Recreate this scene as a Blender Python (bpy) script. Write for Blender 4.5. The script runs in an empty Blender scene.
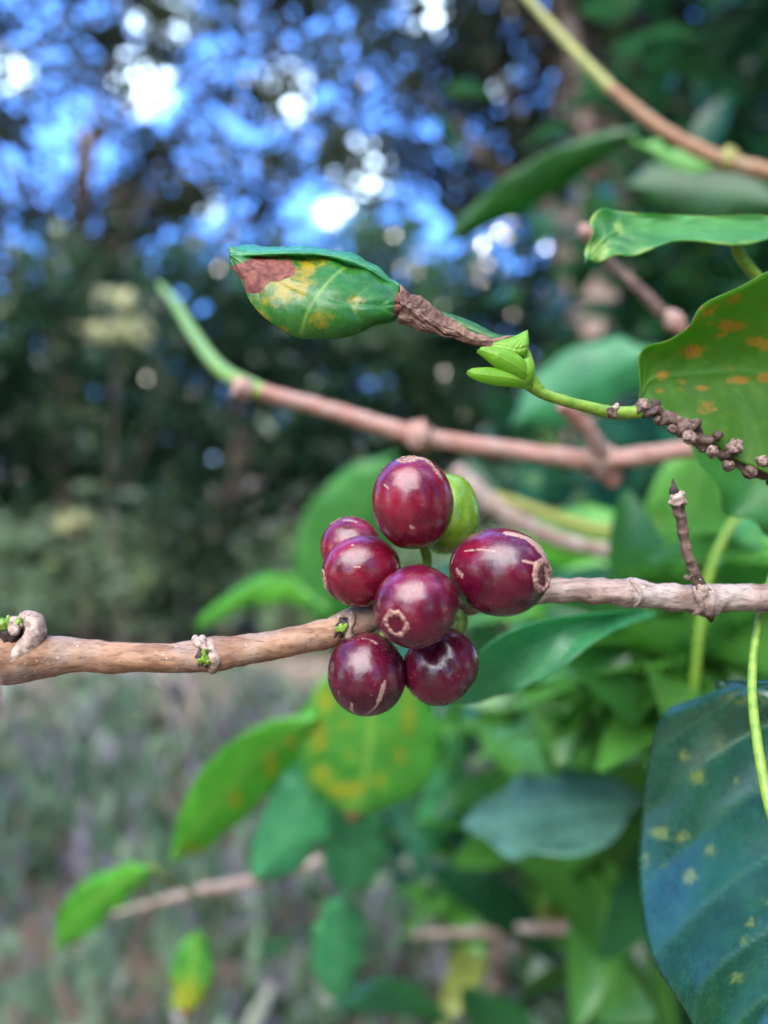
import bpy, math, random
import numpy as np
from mathutils import Vector, Matrix, noise

random.seed(7)
rng = np.random.default_rng(7)
SC = bpy.context.scene
COL = SC.collection

# ------------------------------------------------------------------ camera
W, H = 768, 1024
CAM = np.array([0.0, 0.0, 1.25])
PITCH = math.radians(-3.0)
FPX = 773.0
Fw = np.array([0, math.cos(PITCH), math.sin(PITCH)])
Up = np.array([0, -math.sin(PITCH), math.cos(PITCH)])
Rt = np.array([1.0, 0, 0])
FOCUS = 0.1445
cam_d = bpy.data.cameras.new('camera')
cam = bpy.data.objects.new('camera', cam_d)
COL.objects.link(cam)
cam.location = CAM
cam.rotation_euler = (math.radians(90) + PITCH, 0, 0)
cam_d.sensor_fit = 'VERTICAL'
cam_d.sensor_height = 36
cam_d.lens = 36 * FPX / H
cam_d.clip_start = 0.01
cam_d.clip_end = 2000
cam_d.dof.use_dof = True
cam_d.dof.focus_distance = FOCUS
cam_d.dof.aperture_fstop = cam_d.lens / 4.15
SC.camera = cam

# ------------------------------------------------------------------ light
SUN_EL, SUN_AZ = math.radians(40), math.radians(38)
world = bpy.data.worlds.new('World')
SC.world = world
world.use_nodes = True
wn, wl = world.node_tree.nodes, world.node_tree.links
wn.clear()
w_out = wn.new('ShaderNodeOutputWorld')
w_bg = wn.new('ShaderNodeBackground')
w_bg.inputs['Strength'].default_value = 0.13
sky = wn.new('ShaderNodeTexSky')
sky.sky_type = 'NISHITA'
sky.sun_disc = False
sky.sun_elevation = SUN_EL
sky.sun_rotation = SUN_AZ
sky.air_density = 1.0
sky.dust_density = 0.1
sky.altitude = 1500
sky.ozone_density = 2.0
w_tc = wn.new('ShaderNodeTexCoord')
w_map = wn.new('ShaderNodeMapping')
w_map.inputs['Scale'].default_value = (1.6, 1.6, 3.0)
w_map.inputs['Location'].default_value = (0.3, 1.7, 0.2)
w_no = wn.new('ShaderNodeTexNoise')
w_no.inputs['Scale'].default_value = 1.6
w_no.inputs['Detail'].default_value = 7
w_no.inputs['Roughness'].default_value = 0.55
w_rp = wn.new('ShaderNodeValToRGB')
w_rp.color_ramp.elements[0].position = 0.56
w_rp.color_ramp.elements[1].position = 0.74
w_mix = wn.new('ShaderNodeMixRGB')
w_mix.inputs['Color2'].default_value = (13.0, 12.6, 12.4, 1)
wl.new(w_tc.outputs['Generated'], w_map.inputs['Vector'])
wl.new(w_map.outputs[0], w_no.inputs['Vector'])
wl.new(w_no.outputs['Fac'], w_rp.inputs[0])
wl.new(w_rp.outputs[0], w_mix.inputs['Fac'])
w_hs = wn.new('ShaderNodeHueSaturation')
w_hs.inputs['Saturation'].default_value = 1.4
w_hs.inputs['Hue'].default_value = 0.515
wl.new(sky.outputs[0], w_hs.inputs['Color'])
wl.new(w_hs.outputs[0], w_mix.inputs['Color1'])
# broad bright sky lobe added high behind the viewpoint as soft key light
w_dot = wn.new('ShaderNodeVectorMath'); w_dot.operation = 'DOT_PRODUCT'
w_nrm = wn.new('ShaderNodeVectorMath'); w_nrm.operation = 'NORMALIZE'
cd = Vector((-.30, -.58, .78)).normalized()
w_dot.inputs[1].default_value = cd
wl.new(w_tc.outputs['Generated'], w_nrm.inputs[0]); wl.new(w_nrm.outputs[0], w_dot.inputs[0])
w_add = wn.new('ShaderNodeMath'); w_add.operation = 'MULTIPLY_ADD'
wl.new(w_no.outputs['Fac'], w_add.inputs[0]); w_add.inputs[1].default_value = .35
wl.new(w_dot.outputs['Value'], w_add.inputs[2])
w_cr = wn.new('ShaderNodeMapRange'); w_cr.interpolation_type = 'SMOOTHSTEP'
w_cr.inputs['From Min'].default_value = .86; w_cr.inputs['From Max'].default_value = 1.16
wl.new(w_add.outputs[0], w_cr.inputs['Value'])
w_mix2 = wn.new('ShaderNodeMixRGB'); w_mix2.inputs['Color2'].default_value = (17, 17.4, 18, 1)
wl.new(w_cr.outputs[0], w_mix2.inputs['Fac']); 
# added sky brightening low in front: broad blue glow and small white-out spots
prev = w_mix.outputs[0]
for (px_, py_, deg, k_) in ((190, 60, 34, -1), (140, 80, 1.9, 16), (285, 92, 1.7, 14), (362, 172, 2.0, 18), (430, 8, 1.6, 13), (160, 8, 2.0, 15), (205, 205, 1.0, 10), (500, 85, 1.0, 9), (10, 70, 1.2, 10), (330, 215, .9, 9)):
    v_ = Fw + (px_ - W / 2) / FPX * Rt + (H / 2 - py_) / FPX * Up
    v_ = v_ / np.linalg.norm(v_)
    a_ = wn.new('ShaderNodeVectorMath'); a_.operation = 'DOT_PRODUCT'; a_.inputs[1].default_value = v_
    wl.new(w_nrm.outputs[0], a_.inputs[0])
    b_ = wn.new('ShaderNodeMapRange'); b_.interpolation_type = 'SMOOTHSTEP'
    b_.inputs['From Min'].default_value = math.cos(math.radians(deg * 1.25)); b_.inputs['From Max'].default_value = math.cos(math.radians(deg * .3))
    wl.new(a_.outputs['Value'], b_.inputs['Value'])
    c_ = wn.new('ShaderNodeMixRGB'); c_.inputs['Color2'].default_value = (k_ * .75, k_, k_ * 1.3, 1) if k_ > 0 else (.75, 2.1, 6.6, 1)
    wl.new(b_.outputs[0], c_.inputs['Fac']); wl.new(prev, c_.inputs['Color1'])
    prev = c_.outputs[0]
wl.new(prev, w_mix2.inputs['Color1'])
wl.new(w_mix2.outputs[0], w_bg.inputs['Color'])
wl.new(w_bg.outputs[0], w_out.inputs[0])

sun_d = bpy.data.lights.new('sun', 'SUN')
sun_d.energy = 3.6
sun_d.angle = math.radians(0.53)
sun_d.color = (1.0, 0.93, 0.82)
sun = bpy.data.objects.new('sun', sun_d)
COL.objects.link(sun)
SUNDIR = Vector((math.sin(SUN_AZ) * math.cos(SUN_EL), math.cos(SUN_AZ) * math.cos(SUN_EL), math.sin(SUN_EL)))
sun.rotation_euler = SUNDIR.to_track_quat('Z', 'Y').to_euler()
sun.location = (3, 4, 6)

vs = SC.view_settings
SC.display_settings.display_device = 'sRGB'
vs.view_transform = 'Standard'
vs.look = 'None'
vs.gamma = 1
vs.use_curve_mapping = False
vs.exposure = 2.22
SC.cycles.use_denoising = True
SC.cycles.max_bounces = 8
SC.cycles.transparent_max_bounces = 4
SC.cycles.caustics_reflective = False
SC.cycles.caustics_refractive = False
SC.cycles.sample_clamp_indirect = 6

# ------------------------------------------------------------------ helpers
def P(px, py, d):
    return CAM + d * (Fw + (px - W / 2) / FPX * Rt + (H / 2 - py) / FPX * Up)

def to_px(v):
    q = np.asarray(v) - CAM
    z = q @ Fw
    return np.stack([W / 2 + FPX * (q @ Rt) / z, H / 2 - FPX * (q @ Up) / z], -1)

def catmull(pts, n):
    pts = np.asarray(pts, float)
    k = len(pts)
    if k == 2:
        t = np.linspace(0, 1, n)[:, None]
        return pts[0] * (1 - t) + pts[1] * t
    ext = np.vstack([2 * pts[0] - pts[1], pts, 2 * pts[-1] - pts[-2]])
    s = np.linspace(0, k - 1, n)
    i = np.minimum(s.astype(int), k - 2)
    t = (s - i)[:, None]
    a, b, c, d = ext[i], ext[i + 1], ext[i + 2], ext[i + 3]
    return 0.5 * (2 * b + (c - a) * t + (2 * a - 5 * b + 4 * c - d) * t ** 2 + (-a + 3 * b - 3 * c + d) * t ** 3)

def link(name, me, mat=None, parent=None, smooth=True):
    if mat: me.materials.append(mat)
    if smooth and len(me.polygons):
        me.polygons.foreach_set('use_smooth', np.ones(len(me.polygons), bool))
    me.update()
    o = bpy.data.objects.new(name, me)
    COL.objects.link(o)
    if parent is not None:
        o.parent = parent
        o.matrix_parent_inverse = Matrix.Translation(parent.location).inverted()
    return o

def mesh(name, verts, faces):
    me = bpy.data.meshes.new(name)
    me.from_pydata([tuple(v) for v in verts], [], faces)
    return me

def thing(name, label, cat, loc, group=None):
    o = bpy.data.objects.new(name, None)
    o.empty_display_size = 0.005
    COL.objects.link(o)
    o.location = Vector(loc)
    tag(o, label, cat, group)
    return o

def tag(o, label=None, cat=None, group=None, kind=None):
    if label: o['label'] = label
    if cat: o['category'] = cat
    if group: o['group'] = group
    if kind: o['kind'] = kind
    return o

def fattr(me, name, vals):
    a = me.attributes.new(name, 'FLOAT', 'POINT')
    a.data.foreach_set('value', np.asarray(vals, np.float32).ravel())

def fbm(v, s, o=3, off=0.0):
    q = Vector((v[0] * s + off, v[1] * s + off * 0.7, v[2] * s - off))
    r, a = 0, 1
    for _ in range(o):
        r += a * noise.noise(q); q = q * 2.03; a *= 0.5
    return r

def tube_mesh(name, pts, radii, nlen=60, nseg=20, rough=0.0, rs=600, squash=None, knob=None, seed=0.0):
    c = catmull(pts, nlen)
    r = catmull(np.asarray(radii, float)[:, None], nlen)[:, 0]
    t = np.gradient(c, axis=0)
    t /= np.linalg.norm(t, axis=1)[:, None]
    n = np.cross(t[0], [0.13, 0.2, 0.97]); n /= np.linalg.norm(n)
    V, F = [], []
    for i in range(nlen):
        n = n - t[i] * (n @ t[i]); n /= np.linalg.norm(n)
        b = np.cross(t[i], n)
        for j in range(nseg):
            a = 2 * math.pi * j / nseg
            d = math.cos(a) * n + math.sin(a) * b
            p = c[i] + d * r[i]
            k = 1.0
            if rough:
                k += rough * fbm(p, rs, 3, seed)
            if knob:
                k += knob(i / (nlen - 1), a)
            V.append(c[i] + d * r[i] * k)
    for i in range(nlen - 1):
        for j in range(nseg):
            j2 = (j + 1) % nseg
            F.append((i * nseg + j, i * nseg + j2, (i + 1) * nseg + j2, (i + 1) * nseg + j))
    m0 = len(V); V.append(c[0] - t[0] * r[0] * .45)
    m1 = len(V); V.append(c[-1] + t[-1] * r[-1] * .45)
    for j in range(nseg):
        j2 = (j + 1) % nseg
        F.append((m0, j2, j))
        F.append((m1, (nlen - 1) * nseg + j, (nlen - 1) * nseg + j2))
    return mesh(name, V, F)

def tube(name, pts, radii, mat, parent=None, **k):
    return link(name, tube_mesh(name, pts, radii, **k), mat, parent)

DS = 1.0
def ptube(name, pp, rpx, mat, parent=None, **k):
    """points as (px, py, depth), radii in pixels at that depth"""
    pp = [(q[0], q[1], q[2] * DS) for q in pp]
    pts = [P(*q) for q in pp]
    rad = [r * q[2] / FPX for r, q in zip(rpx, pp)]
    return tube(name, pts, rad, mat, parent, **k)

def blob_mesh(name, c, rad, axis=(0, 0, 1), nu=28, nv=18, rough=0.1, rs=900, point=0.0, seed=0.0):
    q = Vector((0, 0, 1)).rotation_difference(Vector(axis).normalized())
    V, F = [], []
    for i in range(nv + 1):
        th = math.pi * i / nv
        for j in range(nu):
            ph = 2 * math.pi * j / nu
            s = math.sin(th)
            if point > 0: s *= 1 - point * max(0, math.cos(th)) * .8
            v = Vector((s * math.cos(ph) * rad[0], s * math.sin(ph) * rad[1], math.cos(th) * rad[2]))
            v = q @ v
            w = Vector(c) + v
            w = Vector(c) + v * (1 + rough * fbm(w, rs, 2, seed))
            V.append(w)
    for i in range(nv):
        for j in range(nu):
            j2 = (j + 1) % nu
            F.append((i * nu + j, (i + 1) * nu + j, (i + 1) * nu + j2, i * nu + j2))
    return mesh(name, V, F)

def join_meshes(name, ms):
    V, F, o = [], [], 0
    for m in ms:
        V += [tuple(v.co) for v in m.vertices]
        F += [tuple(i + o for i in p.vertices) for p in m.polygons]
        o += len(m.vertices)
    return mesh(name, V, F)

# ------------------------------------------------------------------ node helpers
class NT:
    def __init__(s, name):
        s.m = bpy.data.materials.new(name); s.m.use_nodes = True
        s.n, s.l = s.m.node_tree.nodes, s.m.node_tree.links
        s.n.clear()
        s.out = s.n.new('ShaderNodeOutputMaterial')
        s.tc = s.n.new('ShaderNodeTexCoord')
    def set(s, inp, v):
        if hasattr(v, 'is_output') or isinstance(v, bpy.types.NodeSocket): s.l.new(v, inp)
        elif isinstance(v, (tuple, list)) and len(v) == 3 and inp.type == 'RGBA': inp.default_value = (*v, 1)
        else: inp.default_value = v
    def attr(s, name, fac=True):
        a = s.n.new('ShaderNodeAttribute'); a.attribute_name = name
        return a.outputs['Fac' if fac else 'Color']
    def noise(s, scale, detail=3, rough=0.55, vec=None, dist=0.0, mapping=None):
        x = s.n.new('ShaderNodeTexNoise')
        x.inputs['Scale'].default_value = scale; x.inputs['Detail'].default_value = detail
        x.inputs['Roughness'].default_value = rough; x.inputs['Distortion'].default_value = dist
        v = vec or s.tc.outputs['Object']
        if mapping:
            m = s.n.new('ShaderNodeMapping'); m.inputs['Scale'].default_value = mapping
            s.l.new(v, m.inputs[0]); v = m.outputs[0]
        s.l.new(v, x.inputs['Vector'])
        return x.outputs['Fac']
    def voro(s, scale, feature='F1', rand=1.0):
        x = s.n.new('ShaderNodeTexVoronoi'); x.feature = feature
        x.inputs['Scale'].default_value = scale; x.inputs['Randomness'].default_value = rand
        s.l.new(s.tc.outputs['Object'], x.inputs['Vector'])
        return x.outputs['Distance']
    def ramp(s, f, a, b, va=0.0, vb=1.0):
        x = s.n.new('ShaderNodeMapRange'); x.interpolation_type = 'SMOOTHSTEP'
        s.set(x.inputs['Value'], f)
        x.inputs['From Min'].default_value = a; x.inputs['From Max'].default_value = b
        x.inputs['To Min'].default_value = va; x.inputs['To Max'].default_value = vb
        return x.outputs['Result']
    def math(s, op, a, b=0.0, clamp=False):
        x = s.n.new('ShaderNodeMath'); x.operation = op; x.use_clamp = clamp
        s.set(x.inputs[0], a); s.set(x.inputs[1], b)
        return x.outputs[0]
    def mix(s, f, a, b, mode='MIX'):
        x = s.n.new('ShaderNodeMixRGB'); x.blend_type = mode
        s.set(x.inputs[0], f); s.set(x.inputs[1], a); s.set(x.inputs[2], b)
        return x.outputs[0]
    def bump(s, h, strength, dist):
        x = s.n.new('ShaderNodeBump'); x.inputs['Strength'].default_value = strength
        x.inputs['Distance'].default_value = dist
        s.l.new(h, x.inputs['Height'])
        return x.outputs[0]
    def bsdf(s, color, rough=0.5, normal=None, spec=0.5, coat=0.0, coat_rough=0.1, sss=0.0, sss_r=(1, .3, .2), sss_s=0.002, transl=None, transl_f=0.3):
        b = s.n.new('ShaderNodeBsdfPrincipled')
        s.set(b.inputs['Base Color'], color); s.set(b.inputs['Roughness'], rough)
        s.set(b.inputs['Specular IOR Level'], spec)
        if normal: s.l.new(normal, b.inputs['Normal'])
        if coat:
            s.set(b.inputs['Coat Weight'], coat); s.set(b.inputs['Coat Roughness'], coat_rough)
        if sss:
            b.inputs['Subsurface Weight'].default_value = sss
            b.inputs['Subsurface Radius'].default_value = sss_r
            b.inputs['Subsurface Scale'].default_value = sss_s
        o = b.outputs[0]
        if transl is not None:
            t = s.n.new('ShaderNodeBsdfTranslucent'); s.set(t.inputs[0], transl)
            if normal: s.l.new(normal, t.inputs['Normal'])
            m = s.n.new('ShaderNodeMixShader'); s.set(m.inputs[0], transl_f)
            s.l.new(o, m.inputs[1]); s.l.new(t.outputs[0], m.inputs[2]); o = m.outputs[0]
        s.l.new(o, s.out.inputs[0])
        return s.m

# ------------------------------------------------------------------ materials
def mat_cherry(name, c1, c2, spec_n=1.0, green=False):
    t = NT(name)
    big = t.noise(140, 3)
    streak = t.noise(420, 4, .6, mapping=(1, 1, .28))
    col = t.mix(t.ramp(big, .35, .68), c1, c2)
    col = t.mix(t.ramp(streak, .5, .78, 0, .35), col, tuple(min(1, x * 1.5 + .003) for x in c2))
    fine = t.noise(2600, 3, .6)
    col = t.mix(t.ramp(fine, .5, .75, 0, .3), col, (c2[0] * 1.4, c2[1] * 2 + .004, c2[2] * 1.5))
    # tiny pale lenticels and dust
    sp = t.voro(950)
    dots = t.math('MULTIPLY', t.ramp(sp, .2, .06), t.ramp(t.noise(260, 2), .5, .62))
    dust = t.math('MULTIPLY', t.ramp(t.voro(2300), .2, .08), t.ramp(t.noise(500, 2), .52, .66))
    dd = t.math('MAXIMUM', dots, t.math('MULTIPLY', dust, .6))
    col = t.mix(t.math('MULTIPLY', dd, .5 * spec_n), col, (.5, .27, .2) if not green else (.35, .45, .2))
    # corky tan marks painted per vertex
    mk = t.attr('mark')
    brk = t.noise(1700, 5, .75)
    mask = t.ramp(t.math('ADD', mk, t.math('MULTIPLY', t.math('SUBTRACT', brk, .5), 1.9)), .42, .66)
    tan = t.mix(t.noise(1800, 4, .7), (.2, .085, .06), (.52, .35, .26))
    col = t.mix(mask, col, tan)
    rough = t.mix(mask, t.ramp(t.noise(900, 4), .3, .7, .15, .32), (.75, .75, .75))
    h = t.math('ADD', t.math('MULTIPLY', t.noise(2200, 4, .6), .5), t.math('MULTIPLY', mask, t.noise(3000, 3)))
    h = t.math('ADD', h, t.math('MULTIPLY', t.noise(500, 3), .7))
    nrm = t.bump(h, .5, .0002)
    return t.bsdf(col, rough, nrm, spec=.5, coat=.4, coat_rough=.14, sss=.05, sss_s=.0015)

def mat_bark(name, c1, c2, c3, scale=1.0, mapping=(.22, 1, 1), rough=.62, bumpd=.0004):
    t = NT(name)
    a = t.noise(420 * scale, 6, .62, mapping=mapping)
    b = t.noise(90 * scale, 4, .6)
    f = t.noise(1600 * scale, 5, .7, mapping=mapping)
    col = t.mix(t.ramp(a, .38, .62), c1, c2)
    col = t.mix(t.ramp(b, .45, .65, 0, .8), col, c3)
    col = t.mix(t.ramp(f, .5, .66, 0, .65), col, tuple(x * .35 for x in c1))
    v = t.voro(800 * scale)
    col = t.mix(t.math('MULTIPLY', t.ramp(v, .18, .08), t.ramp(t.noise(300, 2), .5, .6)), col, (.6, .5, .4))
    h = t.math('ADD', t.math('MULTIPLY', a, .9), t.math('MULTIPLY', f, .5))
    return t.bsdf(col, rough, t.bump(h, .55, bumpd), spec=.35)

def mat_leaf(name, c1, c2, veinc, yellow=(.42, .36, .02), dead=(.16, .06, .03), rough=.33, tf=.3, tl=None, brown_edge=True, spec=.5):
    t = NT(name)
    n1 = t.noise(60, 4, .6); n2 = t.noise(380, 4, .6)
    col = t.mix(t.ramp(n1, .35, .66), c1, c2)
    col = t.mix(t.ramp(n2, .45, .75, 0, .3), col, tuple(min(1, x * 1.9) for x in c2))
    ve = t.attr('vein')
    col = t.mix(t.math('MULTIPLY', ve, .75), col, veinc)
    brk = t.math('MULTIPLY', t.math('SUBTRACT', t.noise(640, 5, .7), .5), 1.5)
    ym = t.ramp(t.math('ADD', t.attr('yellow'), t.math('MULTIPLY', brk, 1.3)), .25, .95)
    yc = t.mix(t.noise(300, 3), yellow, tuple(x * .6 for x in yellow))
    col = t.mix(t.math('MULTIPLY', ym, .85), col, yc)
    dm = t.ramp(t.math('ADD', t.attr('dead'), t.math('MULTIPLY', brk, .45)), .40, .54)
    dc = t.mix(t.ramp(t.noise(700, 5, .7, dist=.6), .35, .65), dead, (dead[0] * 2.4 + .03, dead[1] * 2.6 + .03, dead[2] * 2.6 + .02))
    col = t.mix(dm, col, dc)
    r = t.mix(dm, t.ramp(t.noise(700, 3), .3, .7, rough - .06, rough + .12), (.7, .7, .7))
    h = t.math('ADD', t.math('MULTIPLY', t.noise(900, 4, .6), .5), t.math('MULTIPLY', dm, t.noise(1200, 4, .7)))
    nrm = t.bump(h, .4, .00035)
    tc = t.mix(dm, t.mix(t.math('MULTIPLY', ym, .8), tl or tuple(min(1, x * 3.2) for x in c2), tuple(min(1, x * 1.4) for x in yellow)), tuple(x * .8 for x in dead))
    return t.bsdf(col, r, nrm, spec=spec, transl=tc, transl_f=tf)

def mat_foliage(name, c1, c2, c3, rough=.4, tf=.25):
    """foliage seen far out of focus: colour varies leaf by leaf through the 'rand' attribute"""
    t = NT(name)
    r = t.attr('rand')
    col = t.mix(t.ramp(r, 0, .6), c1, c2)
    col = t.mix(t.ramp(r, .92, .985), col, c3)  # rare bright leaves stand in for highlights and sun flecks
    col = t.mix(t.ramp(t.noise(25, 3), .4, .7, 0, .4), col, tuple(x * .5 for x in c1))
    return t.bsdf(col, rough, None, transl=tuple(min(1, x * 2.4) for x in c2), transl_f=tf)

def mat_plain(name, c1, c2, scale=300, rough=.5, bumpd=.0002, sss=0, tf=None):
    t = NT(name)
    n = t.noise(scale, 5, .6)
    col = t.mix(t.ramp(n, .35, .65), c1, c2)
    nr = t.bump(t.noise(scale * 4, 4, .6), .4, bumpd)
    if tf: return t.bsdf(col, rough, nr, transl=c2, transl_f=tf)
    return t.bsdf(col, rough, nr, sss=sss, sss_s=.002)

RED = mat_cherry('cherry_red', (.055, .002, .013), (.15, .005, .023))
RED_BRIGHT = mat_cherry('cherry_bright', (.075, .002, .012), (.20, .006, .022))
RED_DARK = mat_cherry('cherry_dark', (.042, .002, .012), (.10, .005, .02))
GREENCH = mat_cherry('cherry_green', (.12, .22, .012), (.2, .33, .02), .3, True)
SCAR = mat_plain('cherry_scar', (.16, .05, .04), (.44, .25, .185), 1500, .7, .0002)
PIT = mat_plain('cherry_pit', (.07, .008, .012), (.28, .05, .05), 1500, .6, .0002)
BARK = mat_bark('bark_main', (.22, .105, .055), (.38, .21, .12), (.30, .215, .17))
BARK_GREY = mat_bark('bark_grey', (.20, .125, .095), (.36, .25, .2), (.42, .34, .3))
BARK_DARK = mat_bark('bark_dark', (.05, .028, .022), (.13, .075, .055), (.2, .12, .09), 1.4)
BARK_PINK = mat_bark('bark_pink', (.30, .135, .095), (.43, .23, .175), (.38, .27, .22))
BARK_ORANGE = mat_bark('bark_orange', (.28, .13, .07), (.38, .21, .11), (.33, .24, .14))
BARK_FAR = mat_bark('bark_far', (.2, .125, .09), (.36, .25, .19), (.3, .22, .18), .02, (1, 1, .3), .8, .01)
PAPER = mat_plain('papery_scale', (.2, .125, .09), (.46, .34, .27), 900, .7, .0002)
KNOB = mat_plain('twig_knob', (.07, .04, .03), (.33, .21, .165), 1300, .7, .0003)
DARKSCAR = mat_plain('dark_scar', (.012, .008, .007), (.06, .035, .025), 1300, .7, .0003)
GREENSTEM = mat_plain('green_stem', (.12, .24, .02), (.22, .34, .035), 500, .4, .0001, .1)
PALESTEM = mat_plain('pale_stem', (.2, .36, .05), (.34, .46, .1), 300, .4, .0001, .1)
YELLOWSTEM = mat_plain('yellow_stem', (.2, .22, .04), (.32, .3, .07), 300, .5, .0001, .1)
BUD = mat_plain('green_bud', (.09, .2, .015), (.24, .36, .04), 1500, .35, .0002, .1)

# ------------------------------------------------------------------ leaves
def leaf_mesh(name, stations, nu=90, nv=41, wave=0.0, veins=9, vein_c=.16, relief=.0002, spots=(), yspots=(), dspots=(), seed=0.0, wavef=5, crinkle=None, edge_y=0.0, thick=.00028, rand_y=0.0, vlines=None, vamp=1.0, midamp=1.0):
    """stations: (left, middle, right), each (px, py, depth). spots: (px, py, rx, ry, strength) in pixel positions"""
    L = catmull([P(*s[0]) for s in stations], nu)
    M = catmull([P(*s[1]) for s in stations], nu)
    R = catmull([P(*s[2]) for s in stations], nu)
    v = np.linspace(-1, 1, nv)
    u = np.linspace(0, 1, nu)
    a = (.5 * v * (v - 1))[None, :, None]; b = (1 - v * v)[None, :, None]; c = (.5 * v * (v + 1))[None, :, None]
    G = a * L[:, None] + b * M[:, None] + c * R[:, None]
    gu = np.gradient(G, axis=0); gv = np.gradient(G, axis=1)
    N = np.cross(gu, gv); N /= np.linalg.norm(N, axis=2)[:, :, None] + 1e-12
    U, Vv = np.meshgrid(u, v, indexing='ij')
    av = np.abs(Vv)
    ph = (U - vein_c * av ** 1.25) * veins + .3
    fr = np.abs(ph - np.round(ph)) * 2          # 0 on a vein, 1 between veins
    side = np.exp(-(fr / .085) ** 2) * (1 - .75 * av)
    mid = np.exp(-(Vv / .035) ** 2) * (1.1 - .4 * U) * midamp
    vein = np.clip(np.maximum(side * .7 * vamp, mid), 0, 1)
    cush = (1 - (1 - np.clip(fr, 0, 1)) ** 2) * np.clip(1.15 - av, 0, 1) * np.clip(av * 8, 0, 1)
    disp = relief * (cush - .5 - .6 * mid)
    if wave:
        disp = disp + wave * np.sin(U * wavef * 2 * math.pi + seed + 1.3 * np.sign(Vv) + 2.2 * np.sin(U * 5.3 + seed * 2 + Vv)) * av ** 3
    G = G + N * disp[:, :, None]
    if crinkle is not None:
        G = crinkle(G, U, Vv, N)
    px = to_px(G.reshape(-1, 3)).reshape(nu, nv, 2)
    nz = np.array([fbm(p, 260, 2, seed) for p in G.reshape(-1, 3)]).reshape(nu, nv)
    for vline in vlines or ():
        q = catmull(np.array(vline, float), 60)
        dd = np.min(np.hypot(px[..., 0, None] - q[:, 0], px[..., 1, None] - q[:, 1]), axis=2)
        vein = np.maximum(vein, np.exp(-(dd / 1.5) ** 2))
    def paint(sp):
        out = np.zeros((nu, nv))
        for (x, y, rx, ry, s) in sp:
            d = np.hypot((px[..., 0] - x) / rx, (px[..., 1] - y) / ry)
            out = np.maximum(out, s * np.clip(1.35 - d + nz * .5, 0, 1))
        return out
    ye = paint(yspots)
    if edge_y: ye = np.maximum(ye, edge_y * np.clip((av - .8) * 5, 0, 1) * (.5 + nz))
    if rand_y: ye = np.maximum(ye, rand_y * np.clip(nz * 2.2, 0, 1))
    de = paint(dspots)
    ts = G.reshape(-1, 3); bs = (G - N * thick).reshape(-1, 3)
    Vt = np.vstack([ts, bs]); o = nu * nv
    F = []
    for i in range(nu - 1):
        for j in range(nv - 1):
            q = (i * nv + j, i * nv + j + 1, (i + 1) * nv + j + 1, (i + 1) * nv + j)
            F.append(q); F.append(tuple(x + o for x in reversed(q)))
    def rim(a_, b_): F.append((b_, a_, a_ + o, b_ + o))
    for i in range(nu - 1):
        rim((i + 1) * nv, i * nv); rim(i * nv + nv - 1, (i + 1) * nv + nv - 1)
    for j in range(nv - 1):
        rim(j, j + 1); rim((nu - 1) * nv + j + 1, (nu - 1) * nv + j)
    me = mesh(name, Vt, F)
    for nm, arr in (('vein', vein), ('yellow', ye), ('dead', de)):
        fattr(me, nm, np.concatenate([arr.ravel(), arr.ravel()]))
    mc = M + (N[:, nv // 2] * 0)
    return me, M, N[:, nv // 2]

def leaf(label, stations, mat, group=None, parent=None, petiole=None, petmat=None, petr=3.0, name='coffee_leaf', midrib=None, **k):
    k.setdefault('wave', .0022); k.setdefault('wavef', 2.6); k.setdefault('seed', stations[0][1][0] * .37); k.setdefault('rand_y', .16)
    me, M, N = leaf_mesh('blade', stations, **k)
    if parent is None:
        root = thing(name, label, 'leaf', P(*stations[0][1]), group)
    else: root = parent
    link('blade', me, mat, root)
    if midrib:
        n = len(M); idx = list(range(0, n - 2, max(1, n // 12)))
        side = 1 if (N[n // 2] @ (CAM - M[n // 2])) > 0 else -1
        off = .00028 / 2
        tube('midrib', [M[i] + N[i] * (0 if side > 0 else -off * 2) for i in idx],
             np.linspace(midrib, midrib * .25, len(idx)), petmat or PALESTEM, root, nlen=50, nseg=10)
    if petiole:
        ptube('petiole', petiole, [petr] * len(petiole), petmat or PALESTEM, root, nlen=24, nseg=12)
    return root

def oval(x0, y0, x1, y1, wpx, d0, d1, cup=.0, bend=(0, 0), n=7, tilt=0.0, pw=.75, skew=.0):
    """stations of a pointed oval leaf from base (x0,y0) to tip (x1,y1), half width wpx"""
    d0, d1 = d0 * 1.6, d1 * 1.6
    dx, dy = x1 - x0, y1 - y0
    ln = math.hypot(dx, dy); nx, ny = -dy / ln, dx / ln
    st = []
    for i in range(n):
        t = i / (n - 1)
        w = wpx * (math.sin(math.pi * min(1, (t * (1 - skew) + skew * t * t))) ** pw if 0 < t < 1 else 0.02)
        mx = x0 + dx * t + bend[0] * math.sin(math.pi * t)
        my = y0 + dy * t + bend[1] * math.sin(math.pi * t)
        d = d0 + (d1 - d0) * t
        st.append(((mx - nx * w, my - ny * w, d + cup + tilt * w / wpx), (mx, my, d), (mx + nx * w, my + ny * w, d + cup - tilt * w / wpx)))
    return st

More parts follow.
